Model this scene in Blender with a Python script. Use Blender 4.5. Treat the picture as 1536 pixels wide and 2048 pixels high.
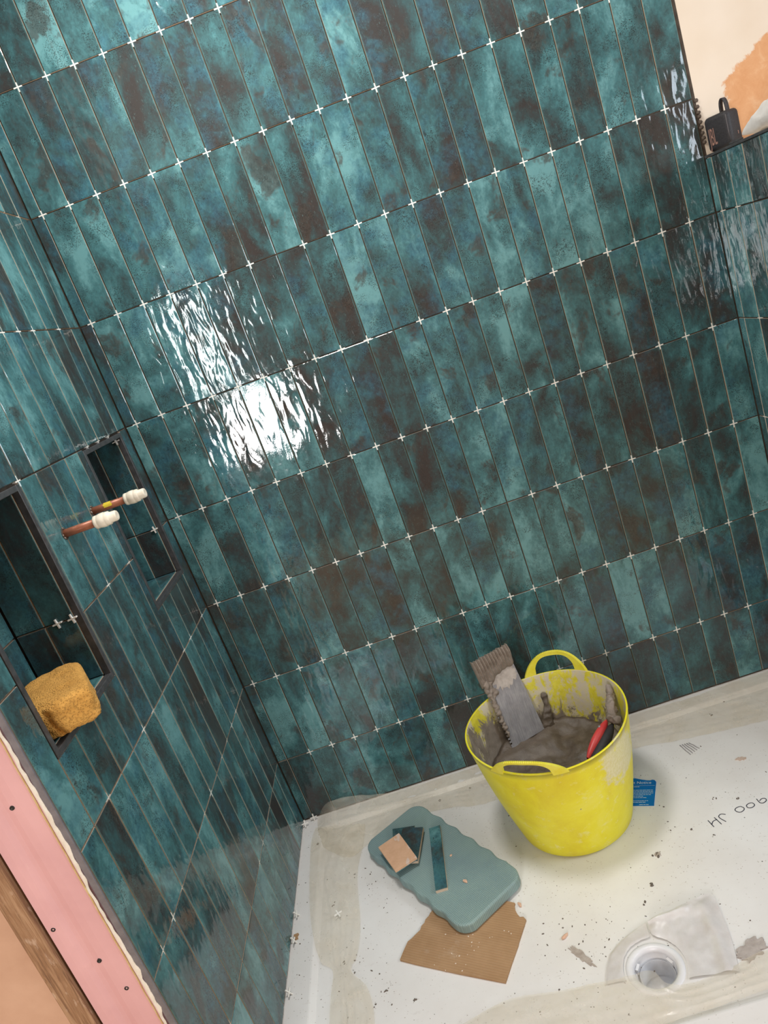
import bpy, bmesh, math, random
from mathutils import Vector, Matrix, noise
random.seed(11)
scene = bpy.context.scene
for o in list(bpy.data.objects):
    bpy.data.objects.remove(o)
COL = scene.collection

# ------------------------------------------------------------------ camera
CAM_LOC = (0.54043, -1.8145, 1.31137)
RIGHT = Vector((0.942422, -0.036639, -0.332412))
FWD = Vector((-0.055022, 0.963447, -0.262187))
UP = RIGHT.cross(FWD)
cam_data = bpy.data.cameras.new('camera')
cam_data.sensor_fit = 'VERTICAL'
cam_data.sensor_height = 24.0
cam_data.lens = 1444.5 / 2048 * 24.0
cam_data.clip_start = 0.02
camera = bpy.data.objects.new('camera', cam_data)
COL.objects.link(camera)
m3 = Matrix((RIGHT, UP, -FWD)).transposed()
camera.matrix_world = Matrix.Translation(CAM_LOC) @ m3.to_4x4()
scene.camera = camera

# ------------------------------------------------------------------ world, lights, exposure
world = bpy.data.worlds.new('world')
scene.world = world
world.use_nodes = True
bg = world.node_tree.nodes['Background']
bg.inputs[0].default_value = (0.75, 0.87, 1.0, 1)
bg.inputs[1].default_value = 1.0
scene.view_settings.view_transform = 'Standard'
scene.view_settings.look = 'None'
scene.view_settings.gamma = 1.0
scene.view_settings.use_curve_mapping = False
scene.view_settings.exposure = 0.24


def area_light(name, loc, direction, sx, sy, power, color):
    d = bpy.data.lights.new(name, 'AREA')
    d.shape = 'RECTANGLE'
    d.size = sx
    d.size_y = sy
    d.energy = power
    d.color = color
    o = bpy.data.objects.new(name, d)
    COL.objects.link(o)
    o.location = loc
    o.rotation_euler = Vector(direction).to_track_quat('-Z', 'Z').to_euler()
    return o


# daylight at the two windows of the room behind the camera, plus an added overhead fill that brightens the tray
area_light('window_daylight', (-0.31, -3.13, 0.86), (0.0, 1, 0.0), 0.48, 0.44, 19, (1.0, 0.975, 0.95))
area_light('window_daylight.001', (-0.49, -3.13, 1.46), (0.0, 1, 0.0), 0.19, 0.66, 8, (0.93, 1.0, 0.97))
area_light('window_daylight.002', (2.36, -1.35, 1.5), (-1, 0.0, 0.0), 0.7, 1.0, 21, (0.78, 0.89, 1.0))
area_light('overhead_fill', (0.47, -0.55, 2.372), (0, 0, -1), 0.30, 0.30, 15.5, (1.0, 0.975, 0.94))

# ------------------------------------------------------------------ helpers


def link(name, me, parent=None, mats=(), smooth=False):
    o = bpy.data.objects.new(name, me)
    COL.objects.link(o)
    if parent is not None:
        o.parent = parent
    for m in mats:
        me.materials.append(m)
    if smooth:
        for p in me.polygons:
            p.use_smooth = True
    return o


def mesh(name, v, f, mats=(), parent=None, smooth=False, midx=None):
    me = bpy.data.meshes.new(name)
    me.from_pydata([tuple(a) for a in v], [], f)
    me.update()
    o = link(name, me, parent, mats, smooth)
    if midx:
        for p, i in zip(me.polygons, midx):
            p.material_index = i
    return o


def bm_obj(name, bm, mats=(), parent=None, smooth=False):
    me = bpy.data.meshes.new(name)
    bm.normal_update()
    bm.to_mesh(me)
    bm.free()
    return link(name, me, parent, mats, smooth)


def empty(name, loc=(0, 0, 0), rz=0.0, parent=None):
    o = bpy.data.objects.new(name, None)
    o.empty_display_size = 0.02
    COL.objects.link(o)
    o.location = loc
    o.rotation_euler = (0, 0, rz)
    if parent is not None:
        o.parent = parent
    return o


def tag(o, label, cat, group=None, kind=None):
    o['label'] = label
    o['category'] = cat
    if group:
        o['group'] = group
    if kind:
        o['kind'] = kind
    return o


def struct(o, label, cat='wall'):
    o['kind'] = 'structure'
    o['label'] = label
    o['category'] = cat
    return o


def bm_box(bm, a, b):
    x0, y0, z0 = a
    x1, y1, z1 = b
    vs = [bm.verts.new(c) for c in ((x0, y0, z0), (x1, y0, z0), (x1, y1, z0), (x0, y1, z0),
                                    (x0, y0, z1), (x1, y0, z1), (x1, y1, z1), (x0, y1, z1))]
    fs = []
    for q in ((3, 2, 1, 0), (4, 5, 6, 7), (0, 1, 5, 4), (1, 2, 6, 5), (2, 3, 7, 6), (3, 0, 4, 7)):
        fs.append(bm.faces.new([vs[i] for i in q]))
    return vs, fs


def box(name, a, b, mats, parent=None, bevel=0.0, seg=2):
    bm = bmesh.new()
    bm_box(bm, a, b)
    bm.normal_update()
    if bevel:
        bmesh.ops.bevel(bm, geom=bm.edges[:], offset=bevel, segments=seg, affect='EDGES', profile=0.5, clamp_overlap=True)
    return bm_obj(name, bm, mats, parent)


def boxes(name, lst, mats, parent=None):
    bm = bmesh.new()
    for a, b in lst:
        bm_box(bm, a, b)
    return bm_obj(name, bm, mats, parent)


def lathe(name, prof, n, mats, parent=None, smooth=True, close=False, mat4=None):
    v, f = [], []
    m = len(prof)
    for i in range(n):
        a = 2 * math.pi * i / n
        for r, z in prof:
            v.append(Vector((r * math.cos(a), r * math.sin(a), z)))
    for i in range(n):
        j = (i + 1) % n
        for k in range(m - 1):
            f.append((i * m + k, j * m + k, j * m + k + 1, i * m + k + 1))
    if close:
        f.append(tuple(i * m for i in range(n))[::-1])
        f.append(tuple(i * m + m - 1 for i in range(n)))
    if mat4 is not None:
        v = [mat4 @ p for p in v]
    return mesh(name, v, f, mats, parent, smooth)


def tube(name, pts, r, mats, parent=None, n=6, taper=None):
    v, f = [], []
    pts = [Vector(p) for p in pts]
    for i, p in enumerate(pts):
        t = (pts[min(i + 1, len(pts) - 1)] - pts[max(i - 1, 0)]).normalized()
        s = t.cross(Vector((0, 0, 1)))
        if s.length < 1e-4:
            s = Vector((1, 0, 0))
        s.normalize()
        u = s.cross(t)
        rr = r * (taper[i] if taper else 1)
        for k in range(n):
            a = 2 * math.pi * k / n
            v.append(p + s * rr * math.cos(a) + u * rr * math.sin(a))
    for i in range(len(pts) - 1):
        for k in range(n):
            f.append((i * n + k, i * n + (k + 1) % n, (i + 1) * n + (k + 1) % n, (i + 1) * n + k))
    f.append(tuple(range(n))[::-1])
    f.append(tuple((len(pts) - 1) * n + k for k in range(n)))
    return mesh(name, v, f, mats, parent, True)


def resample(pts, n, smooth=True):
    pts = [Vector(p) for p in pts]
    L = [0]
    for a, b in zip(pts, pts[1:]):
        L.append(L[-1] + (b - a).length)
    out = []
    for i in range(n):
        s = L[-1] * i / (n - 1)
        k = 0
        while k < len(L) - 2 and L[k + 1] < s:
            k += 1
        t = (s - L[k]) / max(L[k + 1] - L[k], 1e-9)
        p0, p1, p2, p3 = pts[max(k - 1, 0)], pts[k], pts[k + 1], pts[min(k + 2, len(pts) - 1)]
        if smooth:
            t2, t3 = t * t, t * t * t
            out.append(0.5 * ((2 * p1) + (p2 - p0) * t + (2 * p0 - 5 * p1 + 4 * p2 - p3) * t2 + (3 * p1 - p0 - 3 * p2 + p3) * t3))
        else:
            out.append(p1.lerp(p2, t))
    return out


def prism(name, outline, z0, z1, mats, parent=None, bevel=0.0, seg=2, smooth=False):
    """solid plate with the given xy outline"""
    bm = bmesh.new()
    lo = [bm.verts.new((x, y, z0)) for x, y in outline]
    hi = [bm.verts.new((x, y, z1)) for x, y in outline]
    n = len(outline)
    bm.faces.new(lo[::-1])
    bm.faces.new(hi)
    for i in range(n):
        bm.faces.new((lo[i], lo[(i + 1) % n], hi[(i + 1) % n], hi[i]))
    bmesh.ops.recalc_face_normals(bm, faces=bm.faces[:])
    if bevel:
        es = [e for e in bm.edges if abs(e.verts[0].co.z - e.verts[1].co.z) < 1e-6]
        bmesh.ops.bevel(bm, geom=es, offset=bevel, segments=seg, affect='EDGES', profile=0.5, clamp_overlap=True)
    return bm_obj(name, bm, mats, parent, smooth)


def text_mesh(name, body, size, mats, parent, mat4, extrude=0.0, sx=1.0, sy=1.0, align='LEFT', offset=0.0):
    cu = bpy.data.curves.new(name, 'FONT')
    cu.body = body
    cu.size = size
    cu.extrude = extrude
    cu.offset = offset
    cu.align_x = align
    cu.resolution_u = 3
    tmp = bpy.data.objects.new('tmp_text', cu)
    COL.objects.link(tmp)
    dg = bpy.context.evaluated_depsgraph_get()
    me = bpy.data.meshes.new_from_object(tmp.evaluated_get(dg))
    bpy.data.objects.remove(tmp)
    me.name = name
    me.transform(mat4 @ Matrix.Diagonal((sx, sy, 1, 1)))
    me.materials.clear()
    return link(name, me, parent, mats)


def fnoise(x, y, z=0.0, s=1.0):
    return noise.noise(Vector((x * s, y * s, z)))


def melt(o, vox=0.0016):
    m = o.modifiers.new('melt', 'REMESH')
    m.mode = 'VOXEL'
    m.voxel_size = vox
    m.use_smooth_shade = True
    return o


def frame_matrix(origin, U, V, N):
    m = Matrix((U, V, N)).transposed().to_4x4()
    m.translation = origin
    return m


# ------------------------------------------------------------------ materials
class NT:
    def __init__(self, name):
        self.m = bpy.data.materials.new(name)
        self.m.use_nodes = True
        self.t = self.m.node_tree
        self.b = self.t.nodes['Principled BSDF']
        self.out = self.t.nodes['Material Output']

    def n(self, kind, **kw):
        nd = self.t.nodes.new(kind)
        for k, v in kw.items():
            setattr(nd, k, v)
        return nd

    def l(self, a, b):
        self.t.links.new(a, b)

    def coord(self, kind='Object'):
        return self.n('ShaderNodeTexCoord').outputs[kind]

    def mapping(self, src, scale=(1, 1, 1), loc=(0, 0, 0), rot=(0, 0, 0)):
        mp = self.n('ShaderNodeMapping')
        mp.inputs['Scale'].default_value = scale
        mp.inputs['Location'].default_value = loc
        mp.inputs['Rotation'].default_value = rot
        self.l(src, mp.inputs['Vector'])
        return mp.outputs[0]

    def noise(self, src, scale, detail=4, rough=0.55, dist=0.0):
        nd = self.n('ShaderNodeTexNoise')
        nd.inputs['Scale'].default_value = scale
        nd.inputs['Detail'].default_value = detail
        nd.inputs['Roughness'].default_value = rough
        nd.inputs['Distortion'].default_value = dist
        if src is not None:
            self.l(src, nd.inputs['Vector'])
        return nd.outputs['Fac']

    def ramp(self, src, stops, interp='LINEAR'):
        nd = self.n('ShaderNodeValToRGB')
        cr = nd.color_ramp
        cr.interpolation = interp
        while len(cr.elements) < len(stops):
            cr.elements.new(0.5)
        for e, (p, c) in zip(cr.elements, stops):
            e.position = p
            e.color = (*c, 1) if len(c) == 3 else c
        self.l(src, nd.inputs[0])
        return nd.outputs[0]

    def math(self, op, a, b=None, c=None, clamp=False):
        nd = self.n('ShaderNodeMath', operation=op)
        nd.use_clamp = clamp
        for i, x in enumerate((a, b, c)):
            if x is None:
                continue
            if isinstance(x, (int, float)):
                nd.inputs[i].default_value = x
            else:
                self.l(x, nd.inputs[i])
        return nd.outputs[0]

    def mix(self, fac, a, b, blend='MIX'):
        nd = self.n('ShaderNodeMix', data_type='RGBA', blend_type=blend)
        for sock, x in ((nd.inputs[0], fac), (nd.inputs[6], a), (nd.inputs[7], b)):
            if isinstance(x, (int, float)):
                sock.default_value = x
            elif isinstance(x, tuple):
                sock.default_value = (*x, 1)
            else:
                self.l(x, sock)
        return nd.outputs[2]

    def bump(self, h, strength=0.5, dist=0.002):
        nd = self.n('ShaderNodeBump')
        nd.inputs['Strength'].default_value = strength
        nd.inputs['Distance'].default_value = dist
        self.l(h, nd.inputs['Height'])
        self.l(nd.outputs[0], self.b.inputs['Normal'])
        return nd

    def set(self, color=None, rough=None, metal=None, spec=None):
        if color is not None:
            if isinstance(color, tuple):
                self.b.inputs['Base Color'].default_value = (*color, 1)
            else:
                self.l(color, self.b.inputs['Base Color'])
        if rough is not None:
            if isinstance(rough, (int, float)):
                self.b.inputs['Roughness'].default_value = rough
            else:
                self.l(rough, self.b.inputs['Roughness'])
        if metal is not None:
            self.b.inputs['Metallic'].default_value = metal
        if spec is not None:
            self.b.inputs['Specular IOR Level'].default_value = spec
        return self.m


def mottled(name, c1, c2, scale=40, rough=0.6, bump=0.0, bdist=0.001, detail=5, bscale=None, metal=0.0):
    t = NT(name)
    co = t.coord()
    n = t.noise(co, scale, detail, 0.6)
    t.set(t.ramp(n, [(0.3, c1), (0.7, c2)]), rough, metal)
    if bump:
        t.bump(t.noise(co, bscale or scale * 2, 6, 0.65), bump, bdist)
    return t.m


def make_glaze():
    t = NT('teal_glaze')
    rnd = t.n('ShaderNodeObjectInfo').outputs['Random']
    co = t.coord()
    comb = t.n('ShaderNodeCombineXYZ')
    t.l(t.math('MULTIPLY', rnd, 57.3), comb.inputs[0])
    t.l(t.math('MULTIPLY', rnd, 131.7), comb.inputs[1])
    t.l(t.math('MULTIPLY', rnd, 23.1), comb.inputs[2])
    add = t.n('ShaderNodeVectorMath', operation='ADD')
    t.l(co, add.inputs[0])
    t.l(comb.outputs[0], add.inputs[1])
    p = add.outputs[0]
    r2 = t.math('FRACT', t.math('MULTIPLY', rnd, 71.37))
    r3 = t.math('FRACT', t.math('MULTIPLY', rnd, 193.7))
    big = t.noise(t.mapping(p, (1.0, 0.6, 1)), 10, 5, 0.6, 0.4)
    tone = t.math('ADD', t.math('MULTIPLY', t.math('SUBTRACT', big, 0.5), 1.4), t.math('MULTIPLY', t.math('SUBTRACT', r2, 0.5), 0.32))
    # fine cloud and streak texture on top of the big clouds
    fine = t.noise(t.mapping(p, (1.0, 0.7, 1)), 110, 8, 0.75, 0.6)
    tone = t.math('ADD', t.math('ADD', tone, 0.53), t.math('MULTIPLY', t.math('SUBTRACT', fine, 0.5), 0.42))
    col = t.ramp(tone, [(0.27, (0.036, 0.034, 0.033)), (0.39, (0.034, 0.053, 0.055)), (0.51, (0.038, 0.088, 0.094)),
                        (0.64, (0.056, 0.145, 0.155)), (0.80, (0.120, 0.265, 0.275))])
    # bluer tiles
    blue = t.noise(p, 16, 4, 0.65)
    bf = t.math('MULTIPLY', t.math('GREATER_THAN', r3, 0.5), t.ramp(blue, [(0.46, (0, 0, 0)), (0.64, (1, 1, 1))]))
    col = t.mix(t.math('MULTIPLY', bf, 0.6), col, t.ramp(fine, [(0.35, (0.022, 0.062, 0.092)), (0.7, (0.055, 0.165, 0.215))]))
    # brown burnt patches with ragged borders
    brn = t.math('ADD', t.noise(t.mapping(p, (1, 0.7, 1), (3.1, 7.7, 0)), 13, 4, 0.6, 0.4), t.math('MULTIPLY', t.math('SUBTRACT', fine, 0.5), 0.28))
    br = t.ramp(brn, [(0.58, (0, 0, 0)), (0.65, (1, 1, 1))])
    col = t.mix(t.math('MULTIPLY', br, 0.72), col, t.ramp(fine, [(0.3, (0.024, 0.021, 0.019)), (0.7, (0.062, 0.050, 0.042))]))
    # dark pitted speckle in patches
    patch = t.ramp(t.noise(t.mapping(p, (1, 1, 1), (9.0, 2.0, 0)), 18, 3, 0.6), [(0.48, (0, 0, 0)), (0.60, (1, 1, 1))])
    sp = t.ramp(t.noise(p, 420, 3, 0.65), [(0.53, (0, 0, 0)), (0.58, (1, 1, 1))])
    col = t.mix(t.math('MULTIPLY', t.math('MULTIPLY', patch, sp), 0.8), col, (0.020, 0.024, 0.024))
    # paler worn glaze flecks
    sp2 = t.ramp(t.noise(t.mapping(p, (1, 0.5, 1), (4, 4, 1)), 240, 5, 0.75), [(0.60, (0, 0, 0)), (0.72, (1, 1, 1))])
    col = t.mix(t.math('MULTIPLY', sp2, 0.30), col, (0.17, 0.34, 0.35))
    # thin glaze at the long edges shows paler
    sepg = t.n('ShaderNodeSeparateXYZ')
    t.l(t.coord('Generated'), sepg.inputs[0])
    ed = t.math('ABSOLUTE', t.math('SUBTRACT', sepg.outputs[0], 0.5))
    ef = t.ramp(t.math('ADD', ed, t.math('MULTIPLY', t.math('SUBTRACT', fine, 0.5), 0.06)), [(0.455, (0, 0, 0)), (0.49, (1, 1, 1))])
    col = t.mix(t.math('MULTIPLY', ef, 0.35), col, (0.13, 0.27, 0.26))
    hs = t.n('ShaderNodeHueSaturation')
    hs.inputs['Saturation'].default_value = 1.03
    hs.inputs['Value'].default_value = 1.12
    t.l(col, hs.inputs['Color'])
    t.set(hs.outputs[0], 0.05)
    t.b.inputs['Specular IOR Level'].default_value = 0.6
    rr = t.ramp(t.noise(p, 60, 4, 0.6), [(0.35, (0.03, 0.03, 0.03)), (0.75, (0.10, 0.10, 0.10))])
    t.l(rr, t.b.inputs['Roughness'])
    # hand-made rippled surface: long ripples along the tile plus fine orange peel
    rip = t.noise(t.mapping(p, (1.0, 0.36, 1)), 46, 1.4, 0.5, 0.5)
    peel = t.noise(p, 240, 2, 0.5)
    h = t.math('ADD', rip, t.math('MULTIPLY', peel, 0.035))
    t.bump(h, 1.0, 0.0013)
    return t.m


GLAZE = make_glaze()
BISCUIT = mottled('tile_biscuit', (0.52, 0.40, 0.29), (0.68, 0.54, 0.42), 300, 0.85, 0.2, 0.0004)
ADHESIVE_DARK = mottled('wall_adhesive', (0.035, 0.026, 0.019), (0.085, 0.062, 0.045), 60, 0.9, 0.5, 0.002)
SPACER = mottled('white_plastic', (0.86, 0.84, 0.79), (0.78, 0.75, 0.69), 200, 0.45)
TRIM = mottled('dark_metal_trim', (0.035, 0.036, 0.038), (0.075, 0.075, 0.078), 90, 0.42, 0.15, 0.0004)
TRIM_GREY = mottled('grey_metal_trim', (0.13, 0.12, 0.135), (0.20, 0.19, 0.205), 50, 0.38)
CREAM_WALL = mottled('cream_paint', (0.78, 0.66, 0.53), (0.83, 0.72, 0.59), 5, 0.75, 0.08, 0.0008, bscale=40)
PLASTER_PINK = mottled('bare_plaster', (0.50, 0.30, 0.20), (0.62, 0.40, 0.28), 7, 0.85, 0.1, 0.001, bscale=60)
CEIL = mottled('ceiling_paint', (0.74, 0.70, 0.66), (0.80, 0.77, 0.73), 4, 0.8)
FLOORM = mottled('chipboard_floor', (0.42, 0.29, 0.14), (0.62, 0.47, 0.26), 60, 0.8, 0.2, 0.001)
PINK_BOARD = None


def make_plaster_wall():
    """cream paint with a bare orange plaster patch that has a brushed ragged border"""
    t = NT('painted_plaster_wall')
    co = t.coord()
    sep = t.n('ShaderNodeSeparateXYZ')
    t.l(co, sep.inputs[0])
    n = t.noise(t.mapping(co, (1, 1, 1), rot=(0, 0.6, 0)), 38, 6, 0.7, 0.4)
    nn = t.math('MULTIPLY', t.math('SUBTRACT', n, 0.5), 0.055)
    # right of x = 1.497 and below a rising brush line
    a = t.math('SUBTRACT', t.math('ADD', sep.outputs[0], nn), 1.502)
    zline = t.math('ADD', t.math('MULTIPLY', t.math('SUBTRACT', sep.outputs[0], 1.497), 0.55), 1.508)
    b = t.math('SUBTRACT', t.math('ADD', zline, nn), sep.outputs[2])
    m = t.math('MINIMUM', a, b)
    fac = t.ramp(t.math('ADD', t.math('MULTIPLY', m, 60), 0.5), [(0.3, (0, 0, 0)), (0.75, (1, 1, 1))])
    # smaller stain low beside the tile edge
    cl = t.noise(co, 9, 3, 0.5)
    orange = t.ramp(t.noise(co, 26, 6, 0.7, 0.5), [(0.3, (0.60, 0.28, 0.115)), (0.55, (0.66, 0.34, 0.16)), (0.75, (0.72, 0.44, 0.25))])
    cream = t.ramp(cl, [(0.3, (0.72, 0.60, 0.47)), (0.7, (0.76, 0.65, 0.53))])
    t.set(t.mix(fac, cream, orange), 0.8)
    t.bump(t.noise(co, 55, 5, 0.6), 0.12, 0.001)
    return t.m


PLASTER_WALL = make_plaster_wall()

# ------------------------------------------------------------------ tiling machinery
PX, PZ = 0.068, 0.25609           # tile pitch across and up the back wall
ZJ = [2.012 - j * PZ for j in range(8)]      # horizontal joints, top to bottom
GAP = 0.0028
DEEP = 0.0042                    # joints are filled with adhesive to this depth below the tile faces
TH = 0.009
_tile_cache = {}


def tile_mesh(poly):
    """one glazed tile seen from the front: outline poly (u, v), back at n = 0, face at n = TH, eased glazed edge"""
    key = tuple((round(u, 4), round(v, 4)) for u, v in poly)
    if key in _tile_cache:
        return _tile_cache[key]
    n = len(poly)
    P = [Vector((u, v, 0)) for u, v in poly]
    bev = 0.0013
    ins = []
    for i in range(n):
        d0 = (P[i] - P[i - 1]).normalized()
        d1 = (P[(i + 1) % n] - P[i]).normalized()
        n0 = Vector((-d0.y, d0.x, 0))
        n1 = Vector((-d1.y, d1.x, 0))
        ins.append(P[i] + (n0 + n1) * bev)
    v = [p.copy() for p in P] + [p + Vector((0, 0, TH - 0.0009)) for p in P] + [p + Vector((0, 0, TH)) for p in ins]
    f, mi = [], []
    for i in range(n):
        j = (i + 1) % n
        f.append((i, j, n + j, n + i))
        mi.append(1)
        f.append((n + i, n + j, 2 * n + j, 2 * n + i))
        mi.append(0)
    f.append(tuple(2 * n + i for i in range(n)))
    mi.append(0)
    me = bpy.data.meshes.new('tile')
    me.from_pydata(v, [], f)
    me.materials.append(GLAZE)
    me.materials.append(BISCUIT)
    for p, i in zip(me.polygons, mi):
        p.material_index = i
    me.update()
    _tile_cache[key] = me
    return me


def add_tile(parent, origin, U, V, N, poly, tilt=0.0060, name='tile'):
    """poly in wall coordinates (u, v); the tile object sits at the centre of its outline"""
    us = [p[0] for p in poly]
    vs = [p[1] for p in poly]
    cu, cv = (min(us) + max(us)) / 2, (min(vs) + max(vs)) / 2
    me = tile_mesh([(u - cu, v - cv) for u, v in poly])
    o = bpy.data.objects.new(name, me)
    COL.objects.link(o)
    o.parent = parent
    base = frame_matrix(Vector(origin) + U * cu + V * cv, U, V, N)
    w, h = max(us) - min(us), max(vs) - min(vs)
    rot = Matrix.Rotation(random.uniform(-1, 1) * tilt * 0.3, 4, 'X') @ Matrix.Rotation(random.uniform(-1, 1) * tilt, 4, 'Y')
    o.matrix_world = base @ Matrix.Translation((0, 0, random.uniform(-0.0003, 0.0003))) @ rot
    return o


def rect(u0, u1, v0, v1, g=GAP / 2):
    return [(u0 + g, v0 + g), (u1 - g, v0 + g), (u1 - g, v1 - g), (u0 + g, v1 - g)]


def clip_rect(u0, u1, v0, v1, hole):
    """tile rectangle minus a rectangular niche hole: returns one outline (or none)"""
    a0, a1, b0, b1 = hole
    g = GAP / 2
    if u1 <= a0 or u0 >= a1 or v1 <= b0 or v0 >= b1:
        return rect(u0, u1, v0, v1)
    cu0, cu1 = a0 <= u0 + 0.004, a1 >= u1 - 0.004      # the hole covers this side
    cv0, cv1 = b0 <= v0 + 0.012, b1 >= v1 - 0.012
    if cu0 and cu1:
        if cv0 and cv1:
            return None
        return rect(u0, u1, b1, v1) if cv0 else rect(u0, u1, v0, b0)
    if cv0 and cv1:
        return rect(a1, u1, v0, v1) if cu0 else rect(u0, a0, v0, v1)
    U0, U1, V0, V1 = u0 + g, u1 - g, v0 + g, v1 - g
    if cv1:       # hole eats an upper corner
        if cu1:
            return [(U0, V0), (U1, V0), (U1, b0 - g), (a0 - g, b0 - g), (a0 - g, V1), (U0, V1)]
        return [(U0, V0), (U1, V0), (U1, V1), (a1 + g, V1), (a1 + g, b0 - g), (U0, b0 - g)]
    if cu1:
        return [(U0, V0), (a0 - g, V0), (a0 - g, b1 + g), (U1, b1 + g), (U1, V1), (U0, V1)]
    return [(a1 + g, V0), (U1, V0), (U1, V1), (U0, V1), (U0, b1 + g), (a1 + g, b1 + g)]


def spacer_mesh():
    bm = bmesh.new()
    a, w, d = 0.0098, 0.00135, 0.0085
    pts = [(-w, -a), (w, -a), (w, -w), (a, -w), (a, w), (w, w), (w, a), (-w, a), (-w, w), (-a, w), (-a, -w), (-w, -w)]
    lo = [bm.verts.new((x, y, 0)) for x, y in pts]
    hi = [bm.verts.new((x, y, d)) for x, y in pts]
    n = len(pts)
    bm.faces.new(hi)
    bm.faces.new(lo[::-1])
    for i in range(n):
        bm.faces.new((lo[i], lo[(i + 1) % n], hi[(i + 1) % n], hi[i]))
    me = bpy.data.meshes.new('tile_spacer')
    bm.to_mesh(me)
    bm.free()
    me.materials.append(SPACER)
    return me


SPACER_ME = spacer_mesh()


def add_spacer(parent, origin, U, V, N, u, v, out=0.0, rot=0.0):
    o = bpy.data.objects.new('tile_spacer', SPACER_ME)
    COL.objects.link(o)
    if parent is not None:
        o.parent = parent
    o.matrix_world = frame_matrix(Vector(origin) + U * u + V * v + N * out, U, V, N) @ Matrix.Rotation(rot, 4, 'Z')
    return o


XL, XR = -0.098, 1.425            # finished faces of the left and right walls
ZTOP = 2.40
X, Y, Z = Vector((1, 0, 0)), Vector((0, 1, 0)), Vector((0, 0, 1))

# ------------------------------------------------------------------ structure: shell of the room
wall_back = box('wall_back', (-0.25, DEEP, -0.05), (1.433, 0.11, ZTOP), [ADHESIVE_DARK])
struct(wall_back, 'back wall clad in upright stacked teal glazed tiles')
rows = [(ZJ[0] + PZ, ZTOP), (ZJ[0], ZJ[0] + PZ)] + [(ZJ[i + 1], ZJ[i]) for i in range(7)] + [(0.012, ZJ[7])]
cols = [XL + 0.001] + [k * PX for k in range(-1, 21)] + [XR]
bo = Vector((0, TH, 0))
for v0, v1 in rows:
    for u0, u1 in zip(cols, cols[1:]):
        if u1 - u0 < 0.012:
            continue
        add_tile(wall_back, bo, X, Z, -Y, rect(u0, u1, v0, v1))
for zj in [ZJ[0] + PZ] + ZJ:
    for k in range(-1, 21):
        if random.random() < 0.02:
            continue
        add_spacer(wall_back, bo, X, Z, -Y, k * PX + random.uniform(-.0006, .0006), zj + random.uniform(-.0006, .0006),
                   random.uniform(-0.0006, 0.0008), random.uniform(-0.05, 0.05))

# left wall with two recessed niches
NA = (-0.2945, -0.0465, 0.856, 1.2395)      # y0, y1, z0, z1 of the niche openings with trim
NB = (-0.856, -0.5955, 0.856, 1.2395)
xb = XL - TH
xf = XL - 0.0065
XBK = -0.245
YE = -0.914
wl = []
ycuts = [(-0.905, NB[0]), NB, (NB[1], NA[0]), NA, (NA[1], 0.02)]
for s in ycuts:
    if len(s) == 2:
        wl.append(((XBK, s[0], -0.05), (xf, s[1], ZTOP)))
    else:
        wl += [((XBK, s[0], -0.05), (xf, s[1], s[2])), ((XBK, s[0], s[3]), (xf, s[1], ZTOP)),
               ((XBK, s[0], s[2]), (XBK + 0.01, s[1], s[3]))]
wall_left = boxes('wall_left', wl, [ADHESIVE_DARK])
struct(wall_left, 'left shower wall of upright teal tiles with two recessed niches and pipe stubs')
lo_ = Vector((xb, 0, 0))
PL = 0.0667
lcols = [YE] + [-0.8568 + m * PL for m in range(13)] + [-0.001]
for v0, v1 in rows:
    for u0, u1 in zip(lcols, lcols[1:]):
        poly = None
        hit = None
        for h in (NA, NB):
            if not (u1 <= h[0] + .004 or u0 >= h[1] - .004 or v1 <= h[2] + .004 or v0 >= h[3] - .004):
                hit = h
        poly = clip_rect(u0, u1, v0, v1, hit) if hit else rect(u0, u1, v0, v1)
        if poly is None:
            continue
        # wall frame: u along +y, v up, normal +x
        add_tile(wall_left, lo_, Y, Z, X, poly, 0.003)
for zj in [ZJ[0] + PZ] + ZJ:
    for m in range(13):
        y = -0.8568 + m * PL
        if any(h[0] - .004 < y < h[1] + .004 and h[2] - .01 < zj < h[3] - .005 for h in (NA, NB)):
            continue
        if random.random() < 0.45:
            continue
        add_spacer(wall_left, lo_, Y, Z, X, y, zj, random.uniform(-0.002, -0.0002), random.uniform(-0.04, 0.04))


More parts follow.
